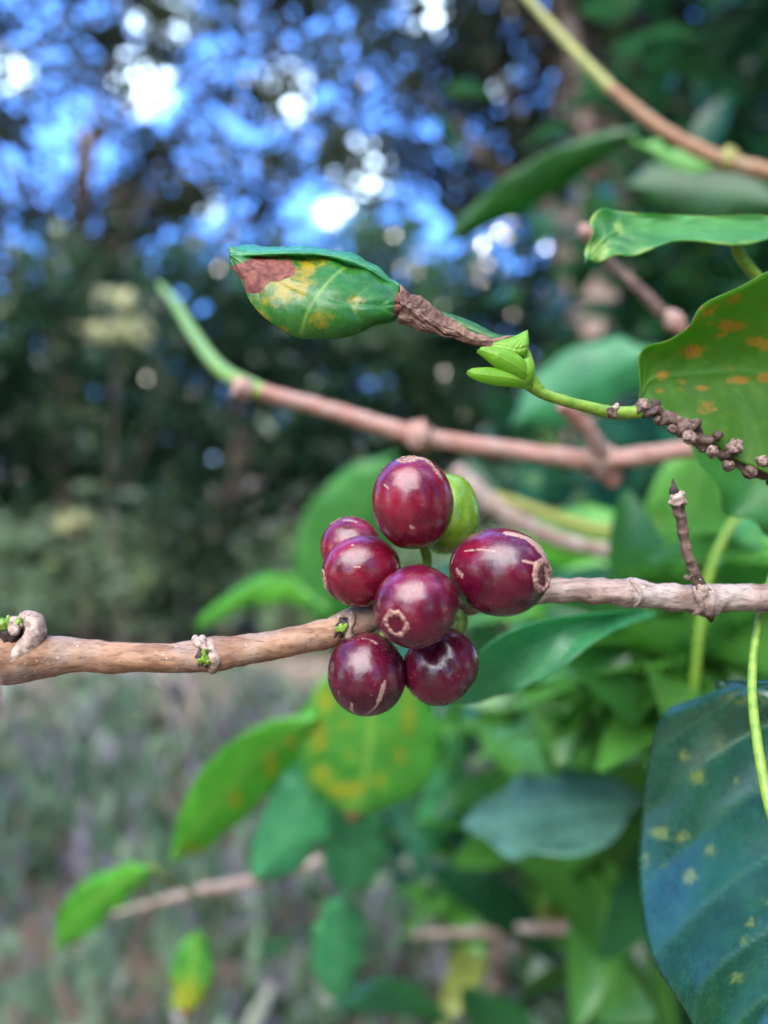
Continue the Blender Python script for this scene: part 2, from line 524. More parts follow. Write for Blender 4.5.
LEAF_TOP = mat_leaf('leaf_top', (.018, .085, .02), (.035, .15, .03), (.11, .3, .06), rough=.3)
LEAF_VIVID = mat_leaf('leaf_vivid', (.045, .2, .015), (.09, .32, .03), (.25, .42, .08), yellow=(.5, .40, .02), dead=(.20, .045, .04), rough=.3, tf=.35)
LEAF_UNDER = mat_leaf('leaf_under', (.045, .125, .009), (.08, .18, .013), (.05, .17, .018), yellow=(.42, .22, .02), dead=(.22, .07, .015), rough=.45, tf=.45, spec=.3)
LEAF_GLOSS = mat_leaf('leaf_gloss', (.007, .045, .022), (.014, .075, .035), (.10, .24, .12), yellow=(.2, .26, .05), rough=.22, tf=.12, spec=1.0)
LEAF_TEAL = mat_leaf('leaf_teal', (.03, .16, .07), (.06, .27, .10), (.1, .32, .15), rough=.28, tf=.3)
LEAF_LIGHT = mat_leaf('leaf_light', (.09, .26, .05), (.16, .38, .08), (.3, .5, .15), yellow=(.5, .42, .06), rough=.38, tf=.4)
LEAF_YELLOW = mat_leaf('leaf_yellow', (.05, .2, .03), (.10, .32, .05), (.4, .5, .1), yellow=(.5, .48, .03), rough=.4, tf=.4)
LEAF_HANG = mat_leaf('leaf_hang', (.018, .10, .016), (.035, .17, .025), (.25, .42, .08), yellow=(.48, .33, .015), dead=(.12, .026, .017), rough=.22, tf=.25)
LEAF_PALE = mat_leaf('leaf_pale', (.035, .15, .03), (.07, .25, .05), (.12, .32, .08), yellow=(.3, .48, .08), rough=.33, tf=.35)
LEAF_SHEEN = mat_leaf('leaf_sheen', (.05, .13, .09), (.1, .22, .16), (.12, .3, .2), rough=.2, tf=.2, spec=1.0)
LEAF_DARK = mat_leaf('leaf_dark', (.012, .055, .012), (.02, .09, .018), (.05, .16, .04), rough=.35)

# ================================================================== LARGE STRUCTURE
# ground
def grid_sheet(name, x0, x1, y0, y1, nx, ny, z, mat, amp=.0, kind='structure'):
    xs = np.linspace(x0, x1, nx); ys = np.linspace(y0, y1, ny)
    V = [(x, y, z + (amp * fbm((x, y, 0), .8, 3) if amp and abs(x) < 28 and -2 < y < 28 else 0)) for y in ys for x in xs]
    F = [(j * nx + i, j * nx + i + 1, (j + 1) * nx + i + 1, (j + 1) * nx + i) for j in range(ny - 1) for i in range(nx - 1)]
    o = link(name, mesh(name, V, F), mat); tag(o, kind=kind); return o

t = NT('soil')
soilc = t.mix(t.ramp(t.noise(1.3, 6, .65), .35, .65), (.09, .06, .04), (.2, .14, .1))
soilc = t.mix(t.ramp(t.noise(22, 4, .7), .5, .7), soilc, (.28, .2, .15))
SOIL = t.bsdf(soilc, .9, t.bump(t.noise(30, 5, .7), .7, .03))
t = NT('path_earth')
pc = t.mix(t.ramp(t.noise(2.2, 6, .65), .35, .65), (.2, .14, .1), (.32, .25, .19))
EARTH = t.bsdf(pc, .9, t.bump(t.noise(30, 5, .7), .6, .02))
grid_sheet('ground', -400, 400, -400, 400, 161, 161, 0, SOIL)
# near ground relief
pm = grid_sheet('path', -9, 1.5, 3.7, 5.1, 60, 14, .02, EARTH, .012)

# --- generic foliage scatter (numpy)
def scatter_leaves(name, centers, dirs, ups, lens, wids, mat, parent=None, rand=None, seg=3, droop=.25):
    """one mesh of many separate bent leaf blades"""
    n = len(centers)
    d = dirs / np.linalg.norm(dirs, axis=1)[:, None]
    s = np.cross(d, ups); s /= np.linalg.norm(s, axis=1)[:, None] + 1e-9
    nn = np.cross(s, d)
    prof_t = np.linspace(0, 1, seg + 1)
    prof_w = np.sin(np.pi * np.clip(prof_t, .03, .97)) ** .8
    rows = []
    for tt, ww in zip(prof_t, prof_w):
        c = centers + d * (lens * (tt - .5))[:, None] - nn * (lens * droop * (tt - .35) ** 2)[:, None]
        rows.append(c - s * (wids * ww)[:, None] + nn * (wids * ww * .35)[:, None])
        rows.append(c)
        rows.append(c + s * (wids * ww)[:, None] + nn * (wids * ww * .35)[:, None])
    V = np.stack(rows, 1)           # n, 3*(seg+1), 3
    k = 3 * (seg + 1)
    q = []
    for i in range(seg):
        b = i * 3
        q += [(b, b + 1, b + 4, b + 3), (b + 1, b + 2, b + 5, b + 4)]
    q = np.array(q)
    F = (q[None] + (np.arange(n) * k)[:, None, None]).reshape(-1, 4)
    me = bpy.data.meshes.new(name)
    me.vertices.add(n * k); me.vertices.foreach_set('co', V.astype(np.float32).ravel())
    me.loops.add(F.size); me.loops.foreach_set('vertex_index', F.ravel().astype(np.int32))
    me.polygons.add(len(F)); me.polygons.foreach_set('loop_start', (np.arange(len(F)) * 4).astype(np.int32))
    me.update(calc_edges=True)
    if rand is None: rand = rng.random(n)
    fattr(me, 'rand', np.repeat(rand, k))
    return link(name, me, mat, parent)

def clumps(n_clump, n_leaf, centre, radii, clump_r, squash=.7, shell=.35, lo=-1.0):
    """leaf positions: clumps spread in an ellipsoid, leaves in each clump"""
    p = rng.normal(size=(n_clump * 3, 3)); p /= np.linalg.norm(p, axis=1)[:, None]
    p = p[p[:, 2] > lo][:n_clump]
    r = (shell + (1 - shell) * rng.random(len(p)) ** .6)
    cc = np.array(centre) + p * r[:, None] * np.array(radii)
    pts = []
    for c in cc:
        cr = clump_r * (.5 + rng.random())
        q = rng.normal(size=(n_leaf, 3)) * .5 * cr * np.array([1, 1, squash])
        pts.append(c + q)
    return np.vstack(pts), cc

def rand_dirs(n, zbias=-.1, zs=.6):
    d = rng.normal(size=(n, 3)); d[:, 2] = d[:, 2] * zs + zbias
    return d

def upv(n, s=.5):
    u = rng.normal(size=(n, 3)) * s; u[:, 2] += 1; return u

FOL_DARK = mat_foliage('foliage_dark', (.008, .025, .014), (.018, .05, .024), (.2, .26, .15), .25)
FOL_MID = mat_foliage('foliage_mid', (.012, .035, .016), (.028, .07, .028), (.24, .28, .12), .28)
FOL_GREY = mat_foliage('foliage_grey', (.045, .10, .045), (.17, .25, .15), (.55, .55, .45), .6)
FOL_COFFEE = mat_foliage('foliage_coffee', (.008, .04, .018), (.025, .10, .03), (.16, .26, .05), .24, .25)
FOL_PURPLE = mat_foliage('foliage_purple', (.10, .075, .10), (.19, .16, .2), (.5, .46, .46), .7)
FOL_CANOPY = mat_foliage('foliage_canopy', (.006, .012, .006), (.014, .022, .009), (.2, .19, .05), .6, .3)

def tree(name, label, base, h, lean, crowns, leafmat, leaf_len, trunk_r, limbs=6, cat='tree', group=None, bark=BARK_FAR):
    """crowns: list of (centre, radii, n_clump, n_leaf, clump_r)"""
    root = thing(name, label, cat, base, group)
    b = np.array(base, float); top = b + np.array([lean[0], lean[1], h])
    mid = (b + top) / 2 + np.array([rng.normal() * .12, rng.normal() * .12, 0])
    tube('trunk', [b - [0, 0, .05], b + (mid - b) * .5, mid, top], [trunk_r * 1.25, trunk_r, trunk_r * .8, trunk_r * .4], bark, root, nlen=30, nseg=12, rough=.18, rs=3)
    allp = []
    ccs = []
    for (c, r, nc, nl, cr) in crowns:
        p, cc = clumps(nc, nl, c, r, cr)
        allp.append(p); ccs.append(cc)
    ccs = np.vstack(ccs)
    for k in range(limbs):
        e = ccs[rng.integers(len(ccs))]
        s = b + (top - b) * (.35 + .6 * rng.random())
        m = (s + e) / 2 + rng.normal(size=3) * .1 + [0, 0, .12]
        tube('limb', [s, m, e], [trunk_r * .45, trunk_r * .28, trunk_r * .1], bark, root, nlen=14, nseg=8, rough=.1, rs=5)
    p = np.vstack(allp)
    n = len(p)
    scatter_leaves('crown', p, rand_dirs(n), upv(n), leaf_len * (.6 + .8 * rng.random(n)), leaf_len * .24 * (.7 + .6 * rng.random(n)), leafmat, root)
    return root

# ---- hedge of dense dark bushes and small trees 5 to 8 m away
hd = [
    (-5.6, 6.4, 3.0, 'dark evergreen shrub filling the far left edge under the sky gaps'),
    (-4.0, 5.7, 2.9, 'dark bushy shrub left of the leaf patch coloured as sunlit in the distance'),
    (-2.6, 6.3, 3.1, 'dark green shrub behind the bare curved twig tip'),
    (-1.2, 5.8, 2.9, 'blurred dark shrub below the hanging spotted leaf'),
    (0.2, 6.4, 3.4, 'dark shrub behind the top of the cherry cluster'),
    (1.6, 5.9, 3.7, 'dark shrub behind the green twig and its bud leaves'),
    (3.1, 6.4, 4.0, 'dark dense shrub behind the orange branch at right'),
    (4.6, 6.0, 4.2, 'tall dark shrub hidden behind the coffee bush at far right'),
]
for i, (x, y, zt, lab) in enumerate(hd):
    tree('evergreen_shrub', lab, (x, y, 0), zt * .6, (.1, 0),
         [((x, y, zt * .5), (1.05, .8, zt * .5), 150, 36, .32)], FOL_DARK if i % 2 else FOL_MID, .13, .06, 4, 'shrub', 'dark shrubs in the background hedge')
# second row, closes the horizon
for i in range(7):
    x = -9 + i * 3.0
    tree('evergreen_shrub', 'far dark shrub closing the garden, ' + ['leftmost of the back row', 'second from the left in the back row', 'third from the left in the back row', 'middle one of the back row', 'third from the right in the back row', 'second from the right in the back row', 'rightmost of the back row'][i], (x, 9.2, 0), 2.4, (.1, 0),
         [((x, 9.2, 2.0), (1.9, 1.0, 2.1), 120, 30, .6)], FOL_DARK, .26, .09, 3, 'shrub', 'far shrubs behind the hedge')

# ---- canopy trees whose sparse crowns hang in front of the sky
tree('canopy_tree', 'tall tree with sparse crown letting blue sky through at top left', (-3.6, 8.2, 0), 4.6, (.6, -.4),
     [((-2.6, 7.4, 4.9), (3.2, 1.5, 2.1), 200, 40, .34)], FOL_CANOPY, .15, .13, 12)
tree('canopy_tree', 'tree with brown leaning trunk behind the green leaf at top centre', (1.15, 4.6, 0), 4.6, (.35, .2),
     [((1.3, 5.0, 4.4), (1.5, 1.2, 1.8), 270, 44, .36), ((.3, 4.9, 3.3), (.7, .8, .5), 30, 30, .3)], FOL_CANOPY, .11, .18, 20)
tree('canopy_tree', 'dense tree crown shading the top right corner', (3.4, 4.4, 0), 4.4, (-.2, .2),
     [((3.1, 4.2, 3.9), (1.7, 1.3, 1.9), 230, 40, .36)], FOL_DARK, .12, .13, 8)

# ---- unseen trees added around the viewpoint to block the low sky
for k, (x, y, h_, lab) in enumerate(((-4.2, -3.0, 3.6, 'unseen dense tree added behind the viewpoint on the left to block low sky'), (.5, -4.6, 3.6, 'unseen dense tree added straight behind the viewpoint to block low sky'),
                                 (4.0, -2.2, 4.6, 'unseen dense tree added behind the viewpoint on the right to block low sky'), (4.6, 1.2, 5.0, 'unseen dense tree added beside the coffee shrubs on the right to block low sky'), (-5.6, 1.4, 3.6, 'unseen low tree added left of the coffee branch to block low sky'))):
    tree('sky_block_tree', lab, (x, y, 0), h_ * .6, (.1, 0), [((x, y, h_ * .5), (1.9, 1.6, h_ * .5), 150, 26, .55)], FOL_DARK, .26, .11, 6, 'tree', 'unseen trees added to block low sky')

# ---- low grey green and purple ground plants, lower left
def cover(name, n, x0, x1, y0, y1, h, ln, wd, mat, kind, up=1.0, zlo=.0):
    x = x0 + (x1 - x0) * rng.random(n); y = y0 + (y1 - y0) * rng.random(n)
    pn = np.array([noise.noise(Vector((a * 3.2, b * 3.2, ln * 90))) + .5 * noise.noise(Vector((a * 8, b * 8, ln * 50))) for a, b in zip(x, y)])
    m_ = pn > -.12; x, y = x[m_], y[m_]; n = len(x)
    keep = ~((y > 3.75) & (y < 5.05) & (x < 1.3) & (rng.random(n) < .96))
    x, y = x[keep], y[keep]; n = len(x)
    hh = h * (.55 + .9 * np.array([.5 + .5 * noise.noise(Vector((a * 1.6, b * 1.6, 3.1))) for a, b in zip(x, y)]))
    z = zlo + hh * (rng.random(n) ** .7)
    d = rng.normal(size=(n, 3)) * .55; d[:, 2] = up + rng.random(n) * .6
    u = rng.normal(size=(n, 3))
    o = scatter_leaves(name, np.stack([x, y, z], 1), d, u, ln * (.6 + .8 * rng.random(n)), wd * (.6 + .8 * rng.random(n)), mat)
    tag(o, kind='stuff')
    return o
o = cover('ground_cover', 17000, -5.5, 4.5, 1.1, 3.7, .32, .11, .018, FOL_GREY, 'stuff')
tag(o, 'low grey green ground plants growing under the coffee branch', 'ground cover')
o = cover('ground_cover', 9000, -5.5, 4.5, 1.1, 3.7, .32, .07, .014, FOL_MID, 'stuff', .5)
tag(o, 'small dark green leaves among the grey ground plants', 'ground cover')
o = cover('flower_spikes', 5500, -4.5, 3.5, 1.2, 3.7, .22, .07, .011, FOL_PURPLE, 'stuff', 1.2, .16)
tag(o, 'dull purple flower spikes standing above the ground plants', 'flowers')

FOL_SUNLIT = mat_foliage('foliage_sunlit', (.10, .17, .09), (.22, .3, .18), (.45, .48, .12), .5, .3)  # light green colour also stands in for sun on the low shrubs
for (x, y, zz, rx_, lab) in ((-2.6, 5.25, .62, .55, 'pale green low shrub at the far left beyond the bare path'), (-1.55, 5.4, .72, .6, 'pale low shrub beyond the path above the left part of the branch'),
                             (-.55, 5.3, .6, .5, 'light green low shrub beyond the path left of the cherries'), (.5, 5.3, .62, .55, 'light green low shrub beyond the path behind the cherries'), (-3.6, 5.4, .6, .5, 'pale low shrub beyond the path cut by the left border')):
    tree('low_shrub', lab, (x, y, 0), zz * .8, (0, 0), [((x, y, zz * .8), (rx_, .3, zz * .7), 60, 26, .2)], FOL_SUNLIT, .085, .02, 3, 'shrub', 'low pale shrubs beyond the path')
FOL_SUNSPOT = mat_foliage('foliage_sunspot', (.35, .36, .16), (.5, .48, .25), (.6, .55, .3), .5, .3)  # sunlit spots put into the leaf colour of two added saplings
tree('sunspot_sapling', 'added thin sapling with a leaf tuft coloured as a sunlit cream spot at upper left', (-1.66, 4.9, 0), 2.1, (0, -.05), [((-1.66, 4.82, 2.2), (.2, .12, .19), 9, 14, .10)], FOL_SUNSPOT, .07, .006, 2, 'sapling')
tree('sunspot_sapling', 'added thin low sapling with leaves coloured as a sunlit yellow spot left of the cherries', (-1.95, 4.95, 0), .95, (0, -.05), [((-1.95, 4.9, .93), (.10, .1, .10), 8, 12, .07)], FOL_SUNSPOT, .06, .006, 2, 'sapling')

# ---- coffee shrub: foliage behind and above right
def coffee_shrub(label, base, crowns, ln=.11, seed=0, mat=FOL_COFFEE, sh=2.0):
    root = thing('coffee_shrub', label, 'shrub', base, 'coffee shrubs')
    b = np.array(base, float)
    P_, C_ = [], []
    for (c, r, nc, nl, cr) in crowns:
        p, cc = clumps(nc, nl, c, r, cr, shell=.2); P_.append(p); C_.append(cc)
    C_ = np.vstack(C_)
    tube('stem', [b, b + [.02, .03, sh * .3], b + [-.03, .02, sh * .65], b + [.02, 0, sh]], [.018, .014, .011, .004], BARK_FAR, root, nlen=24, nseg=10, rough=.1, rs=30)
    for k in range(14):
        e = C_[rng.integers(len(C_))]
        s = b + np.array([0, 0, max(.2, min(1.9, e[2] - .15))])
        tube('side_branch', [s, (s + e) / 2 + rng.normal(size=3) * .03, e], [.006, .005, .003], BARK_PINK if k % 2 else GREENSTEM, root, nlen=12, nseg=8)
    p = np.vstack(P_); n = len(p)
    scatter_leaves('foliage', p, rand_dirs(n, -.25, .5), upv(n, .45), ln * (.6 + .7 * rng.random(n)), ln * .2 * (.8 + .5 * rng.random(n)), mat, root, seg=6, droop=.35)
    return root

coffee_shrub('coffee shrub with dark glossy leaves filling the lower right behind the cherries', (.50, .95, 0),
             [((.36, .80, .92), (.30, .26, .34), 46, 9, .16), ((.55, .9, .72), (.28, .3, .18), 14, 9, .14), ((.62, .7, 1.15), (.22, .22, .22), 22, 8, .14)], sh=1.05)
coffee_shrub('coffee shrub with big blurred leaves in the upper right corner', (1.0, 1.5, 0),
             [((.80, 1.35, 1.72), (.48, .34, .36), 70, 9, .18), ((1.05, 1.1, 2.15), (.7, .55, .38), 120, 10, .2), ((.7, 1.5, 1.35), (.5, .3, .3), 50, 9, .18)])

FOL_NEAR = mat_foliage('foliage_near', (.018, .075, .018), (.085, .25, .04), (.5, .5, .12), .22, .3)  # light and yellow green tones painted in for sunlit patches
FOL_SHEEN = mat_foliage('foliage_sheen', (.015, .08, .045), (.03, .13, .07), (.2, .3, .1), .18, .2)
coffee_shrub('coffee shrub with mixed green leaves, some coloured as sunlit yellow green, at the lower right edge', (.36, .62, 0),
             [((.24, .56, 1.03), (.16, .10, .10), 14, 7, .08), ((.20, .66, .90), (.14, .12, .10), 12, 7, .09), (P(600, 700, .42), (.07, .05, .05), 8, 5, .05), (P(690, 640, .36), (.05, .04, .04), 10, 5, .03)], .085, mat=FOL_NEAR, sh=1.1)
coffee_shrub('coffee shrub with blue green glossy leaves low behind the cherries', (.16, .86, 0),
             [((.16, .80, .95), (.20, .14, .12), 22, 7, .1), ((.30, .72, 1.2), (.18, .10, .12), 20, 7, .08)], .09, mat=FOL_SHEEN, sh=.95)

# ================================================================== BLURRED BRANCHES
DS = 1.4
def branch(label, pp, rpx, mat, name='coffee_branch', **k):
    root = thing(name, label, 'branch', P(*pp[0]), 'out of focus twigs and branches')
    ptube('stem', pp, rpx, mat, root, **k)
    return root

b = branch('pinkish bare branch curving behind the cherries from upper left', [(262, 392, .226), (330, 410, .224), (420, 436, .22), (510, 450, .218), (600, 460, .216), (690, 449, .215), (790, 440, .22)],
           [8, 8.5, 9.5, 9, 10, 9, 9], BARK_PINK, rough=.12, rs=260, nlen=90)
ptube('green_tip', [(160, 285, .36), (175, 303, .33), (195, 336, .29), (222, 370, .25), (264, 393, .226)], [3, 5, 6, 7.5, 8.8], GREENSTEM, b, nlen=40)
ptube('side_twig', [(604, 460, .216), (590, 432, .21), (562, 404, .205)], [9, 8, 7.5], BARK_PINK, b, rough=.1, rs=300)
for (x, y, r) in ((420, 436, 15), (602, 462, 17), (243, 388, 11), (612, 476, 10)):
    link('node', blob_mesh('node', P(x, y, .219 * DS), [r * .22 * DS / FPX] * 3, rough=.35, rs=400), BARK_PINK, b)

b = branch('orange brown branch slanting down in the top right corner', [(610, 88, .26), (660, 128, .255), (715, 157, .25), (780, 176, .245)], [5.5, 6.5, 7.5, 8.5], BARK_ORANGE, rough=.1, rs=260)
ptube('green_tip', [(520, -10, .29), (548, 22, .28), (575, 52, .27), (612, 90, .26)], [4, 4.5, 5.5, 6.2], YELLOWSTEM, b)
link('node', blob_mesh('node', P(728, 160, .25 * DS), [12 * .25 * DS / FPX] * 3, rough=.3, rs=300), YELLOWSTEM, b)

b = branch('thin brown twig with pink buds behind the pale edged leaf', [(590, 236, .2), (610, 262, .2), (640, 290, .198), (676, 326, .196), (700, 345, .196)], [4, 4.5, 6, 7, 6], BARK_DARK, rough=.12, rs=400)
link('bud', blob_mesh('bud', P(587, 233, .2 * DS), [8 * .2 * DS / FPX, 8 * .2 * DS / FPX, 11 * .2 * DS / FPX], (-.6, 0, .6), rough=.3, rs=500), BARK_PINK, b)
link('bud', blob_mesh('bud', P(675, 322, .195 * DS), [9 * .2 * DS / FPX, 9 * .2 * DS / FPX, 14 * .2 * DS / FPX], (.6, 0, -.7), rough=.3, rs=500), BARK_PINK, b)

branch('brown pink twig lying level near the bottom right', [(412, 934, .42), (480, 932, .42), (560, 928, .425), (650, 926, .43), (740, 925, .44)], [2.5, 5, 6, 5, 6], BARK_GREY, rough=.2, rs=200)
branch('brown twig under the bright green leaf at lower left', [(110, 915, .4), (190, 893, .4), (245, 882, .39), (300, 868, .38), (350, 850, .38)], [1.5, 5, 6, 5, 3], BARK_GREY, rough=.2, rs=200)
branch('tan dead stem behind the right side of the cherries', [(455, 470, .3), (500, 510, .3), (560, 540, .3), (640, 558, .3)], [9, 10, 9, 8], BARK_GREY, rough=.1, rs=200)
branch('yellow green stem crossing the tan dead stem behind the cherries', [(440, 480, .32), (520, 505, .32), (600, 530, .32), (660, 520, .32)], [5, 6, 6, 5], YELLOWSTEM)
branch('pale tan broken stem at right below the main branch', [(610, 715, .34), (650, 690, .34), (700, 662, .34), (750, 640, .35)], [9, 10, 10, 8], BARK_PINK, rough=.15, rs=200)
branch('bright green shoot leaning left of the right edge', [(690, 775, .23), (694, 690, .22), (708, 580, .22), (735, 520, .22), (775, 480, .22)], [4, 4, 4, 4, 4], GREENSTEM)
branch('thin pale green stem hanging along the right edge', [(778, 560, .118), (759, 620, .114), (752, 680, .109), (757, 740, .103), (768, 800, .098), (784, 850, .095)], [4.5, 4, 4.5, 5, 5.5, 5.5], GREENSTEM)

# ================================================================== BLURRED LEAVES (each one its own)
GL = 'coffee leaves around the cherries'
leaf('long dark green leaf slanting across the top centre', oval(640, 128, 440, 245, 20, .30, .33, .004, (0, -8), tilt=.008), LEAF_TOP, GL, nu=40, nv=17, wave=.001)
leaf('pale green narrow leaf just under the orange branch', oval(740, 165, 632, 140, 10, .26, .27, .002, (0, 8)), LEAF_LIGHT, GL, nu=36, nv=15)
leaf('large dark leaf under the orange branch', oval(790, 205, 620, 185, 34, .34, .38, .006, (0, -6)), LEAF_DARK, GL, nu=36, nv=15)
leaf('yellow mottled leaf hanging right behind the lower cherries', oval(372, 655, 352, 822, 72, .235, .245, .006, (8, 0), tilt=.006, pw=.6), LEAF_YELLOW, GL, nu=60, nv=25, wave=.001,
     yspots=[(326, 700, 14, 20, .8), (318, 735, 12, 22, .9), (345, 725, 12, 12, .6), (345, 790, 24, 12, 1.0), (322, 775, 14, 14, .9), (408, 715, 10, 30, .8), (400, 755, 9, 18, .7), (378, 780, 12, 10, .8), (350, 755, 10, 8, .6), (385, 735, 8, 10, .5)], dspots=[(352, 818, 14, 8, 1)], rand_y=.12)
leaf('bright green leaf with yellow flecks reaching down left below the branch', oval(318, 716, 172, 862, 32, .235, .25, .004, (-6, -12), tilt=.008, pw=.6), LEAF_VIVID, GL, nu=50, nv=21, wave=.001,
     yspots=[(270, 765, 8, 18, .8), (235, 800, 10, 12, .7), (195, 850, 22, 8, .7), (290, 742, 8, 10, .8)])
leaf('teal green leaf overlapping the bright flecked leaf at lower left', oval(312, 752, 258, 880, 36, .25, .25, .004, (14, 0), pw=.6), LEAF_TEAL, GL, nu=40, nv=17)
leaf('pale teal leaf hanging below the yellow mottled leaf', oval(345, 790, 352, 892, 34, .27, .28, .005, (6, 0), pw=.6), LEAF_TEAL, GL, nu=40, nv=17, edge_y=.5)
leaf('small dull teal leaf near the bottom centre', oval(345, 890, 338, 1000, 26, .33, .34, .005, (-4, 0), pw=.6), LEAF_TEAL, GL, nu=36, nv=15)
leaf('bright green leaf floating over the ground plants at lower left', oval(152, 866, 52, 952, 21, .28, .30, .003, (-8, -8), pw=.7), LEAF_VIVID, GL, nu=36, nv=15,
     petiole=[(152, 866, .28), (170, 880, .3), (195, 893, .4)], petr=2.5)
leaf('narrow upright yellow green leaf at the bottom left', oval(196, 928, 184, 1022, 20, .30, .30, .003, (2, 0), pw=.6), LEAF_YELLOW, GL, nu=36, nv=15, yspots=[(186, 1000, 26, 30, .9)], dspots=[(182, 1014, 12, 8, .8)])
leaf('blurred teal leaf standing behind the left cherries', oval(396, 452, 318, 625, 48, .52, .56, .012, (-10, 0), pw=.6), LEAF_PALE, GL, nu=40, nv=17, edge_y=.9)
leaf('curved green leaf behind the branch left of the cherries', oval(330, 612, 196, 628, 15, .33, .36, .003, (4, -32)), LEAF_VIVID, GL, nu=36, nv=15)
leaf('long green leaf curving right under the main branch beside the cherries', [((655, 612, .215), (656, 613, .214), (657, 614, .213)), ((600, 612, .20), (604, 618, .205), (610, 634, .20)), ((545, 622, .195), (560, 634, .2), (568, 662, .195)),
      ((500, 640, .192), (515, 655, .2), (520, 690, .2)), ((462, 672, .195), (474, 680, .2), (485, 700, .205)), ((430, 705, .2), (431, 706, .2), (432, 707, .2))], LEAF_TEAL, GL, nu=60, nv=25, wave=.0006, edge_y=.3)
leaf('broad leaf with pale sky sheen low right of the cherries', oval(640, 800, 466, 828, 44, .235, .24, .004, (0, 0), tilt=-.06, pw=.6), LEAF_SHEEN, GL, nu=40, nv=17)
leaf('dark green leaf with yellow blotch right of centre below', oval(640, 700, 500, 770, 40, .33, .34, .006, (0, -8), pw=.6), LEAF_TOP, GL, nu=40, nv=17, yspots=[(555, 768, 14, 12, 1), (600, 745, 10, 9, .8)])
leaf('narrow blue green leaf hanging below centre right', oval(470, 720, 425, 880, 20, .40, .42, .005, (-6, 0)), LEAF_TEAL, GL, nu=36, nv=15)
leaf('pale green leaf lit from behind under the knobbly twig', oval(706, 440, 655, 600, 44, .27, .29, .006, (6, 0), tilt=.01, pw=.55), LEAF_LIGHT, GL, nu=40, nv=17)
leaf('mid green leaf right of the pale leaf under the knobbly twig', oval(790, 430, 690, 452, 1, .24, .24), LEAF_TOP, GL, nu=12, nv=5) if False else None
leaf('dark green leaf sloping down right of the small dry stub', [((690, 430, .2), (692, 432, .2), (694, 434, .2)), ((700, 468, .2), (728, 452, .205), (760, 430, .2)), ((722, 500, .2), (755, 478, .205), (800, 440, .2)), ((760, 530, .2), (790, 520, .2), (830, 500, .2)), ((800, 560, .2), (802, 560, .2), (804, 560, .2))], LEAF_PALE, GL, nu=40, nv=17)
leaf('blurred green leaf behind the fork of the pinkish branch', oval(660, 350, 510, 425, 34, .34, .36, .006, (0, -6), pw=.6), LEAF_TEAL, GL, nu=36, nv=15)
leaf('yellow green leaf lying just above the main branch at right', oval(760, 500, 560, 572, 20, .30, .32, .004, (0, 20)), LEAF_LIGHT, GL, nu=36, nv=15)
leaf('green leaf behind the dry stub above the branch', oval(690, 565, 480, 560, 30, .34, .38, .006, (0, -26)), LEAF_VIVID, GL, nu=36, nv=15)
leaf('teal leaf cut by the right edge just under the main branch', oval(790, 600, 745, 672, 24, .21, .21, .004, (-6, 0), pw=.6), LEAF_TEAL, GL, nu=36, nv=15)
leaf('tiny bright leaf edge at the right border above the branch', oval(775, 525, 770, 565, 10, .17, .17, .002), LEAF_VIVID, GL, nu=30, nv=13)
leaf('teal leaf at right edge above the main branch', oval(790, 500, 720, 590, 30, .3, .3, .004), LEAF_TEAL, GL, nu=30, nv=13)
leaf('yellow green leaf below the main branch right of centre', oval(640, 610, 590, 700, 28, .40, .42, .006), LEAF_LIGHT, GL, nu=30, nv=13, yspots=[(615, 650, 20, 30, .8)])
leaf('dark green leaf in the bottom right corner behind the glossy leaf', oval(690, 960, 560, 1050, 44, .40, .42, .006, (0, 0), pw=.6), LEAF_TOP, GL, nu=30, nv=13)

DS = 1.0
# ================================================================== FOREGROUND LEAVES
# pale edged leaf, upper right
leaf('pale edged green leaf pointing left near the upper right edge',
     [((584, 264, .172), (585, 263, .172), (586, 262, .172)),
      ((590, 236, .173), (603, 241, .174), (612, 259, .172)),
      ((598, 211, .176), (625, 230, .176), (642, 252, .171)),
      ((648, 214, .178), (668, 229, .177), (682, 245, .171)),
      ((705, 216, .179), (722, 228, .178), (735, 243, .173)),
      ((768, 220, .180), (772, 230, .178), (778, 241, .175)),
      ((800, 232, .178), (802, 233, .178), (803, 234, .178))],
     LEAF_PALE, GL, nu=90, nv=31, wave=.0008, wavef=4.2, edge_y=1.4, yspots=[(600, 250, 14, 14, .9), (618, 230, 8, 8, .7)], relief=.0003, midamp=.4,
     petiole=[(735, 238, .176), (738, 252, .178), (748, 266, .18), (764, 284, .182), (780, 292, .182)], petr=5.5, petmat=GREENSTEM)

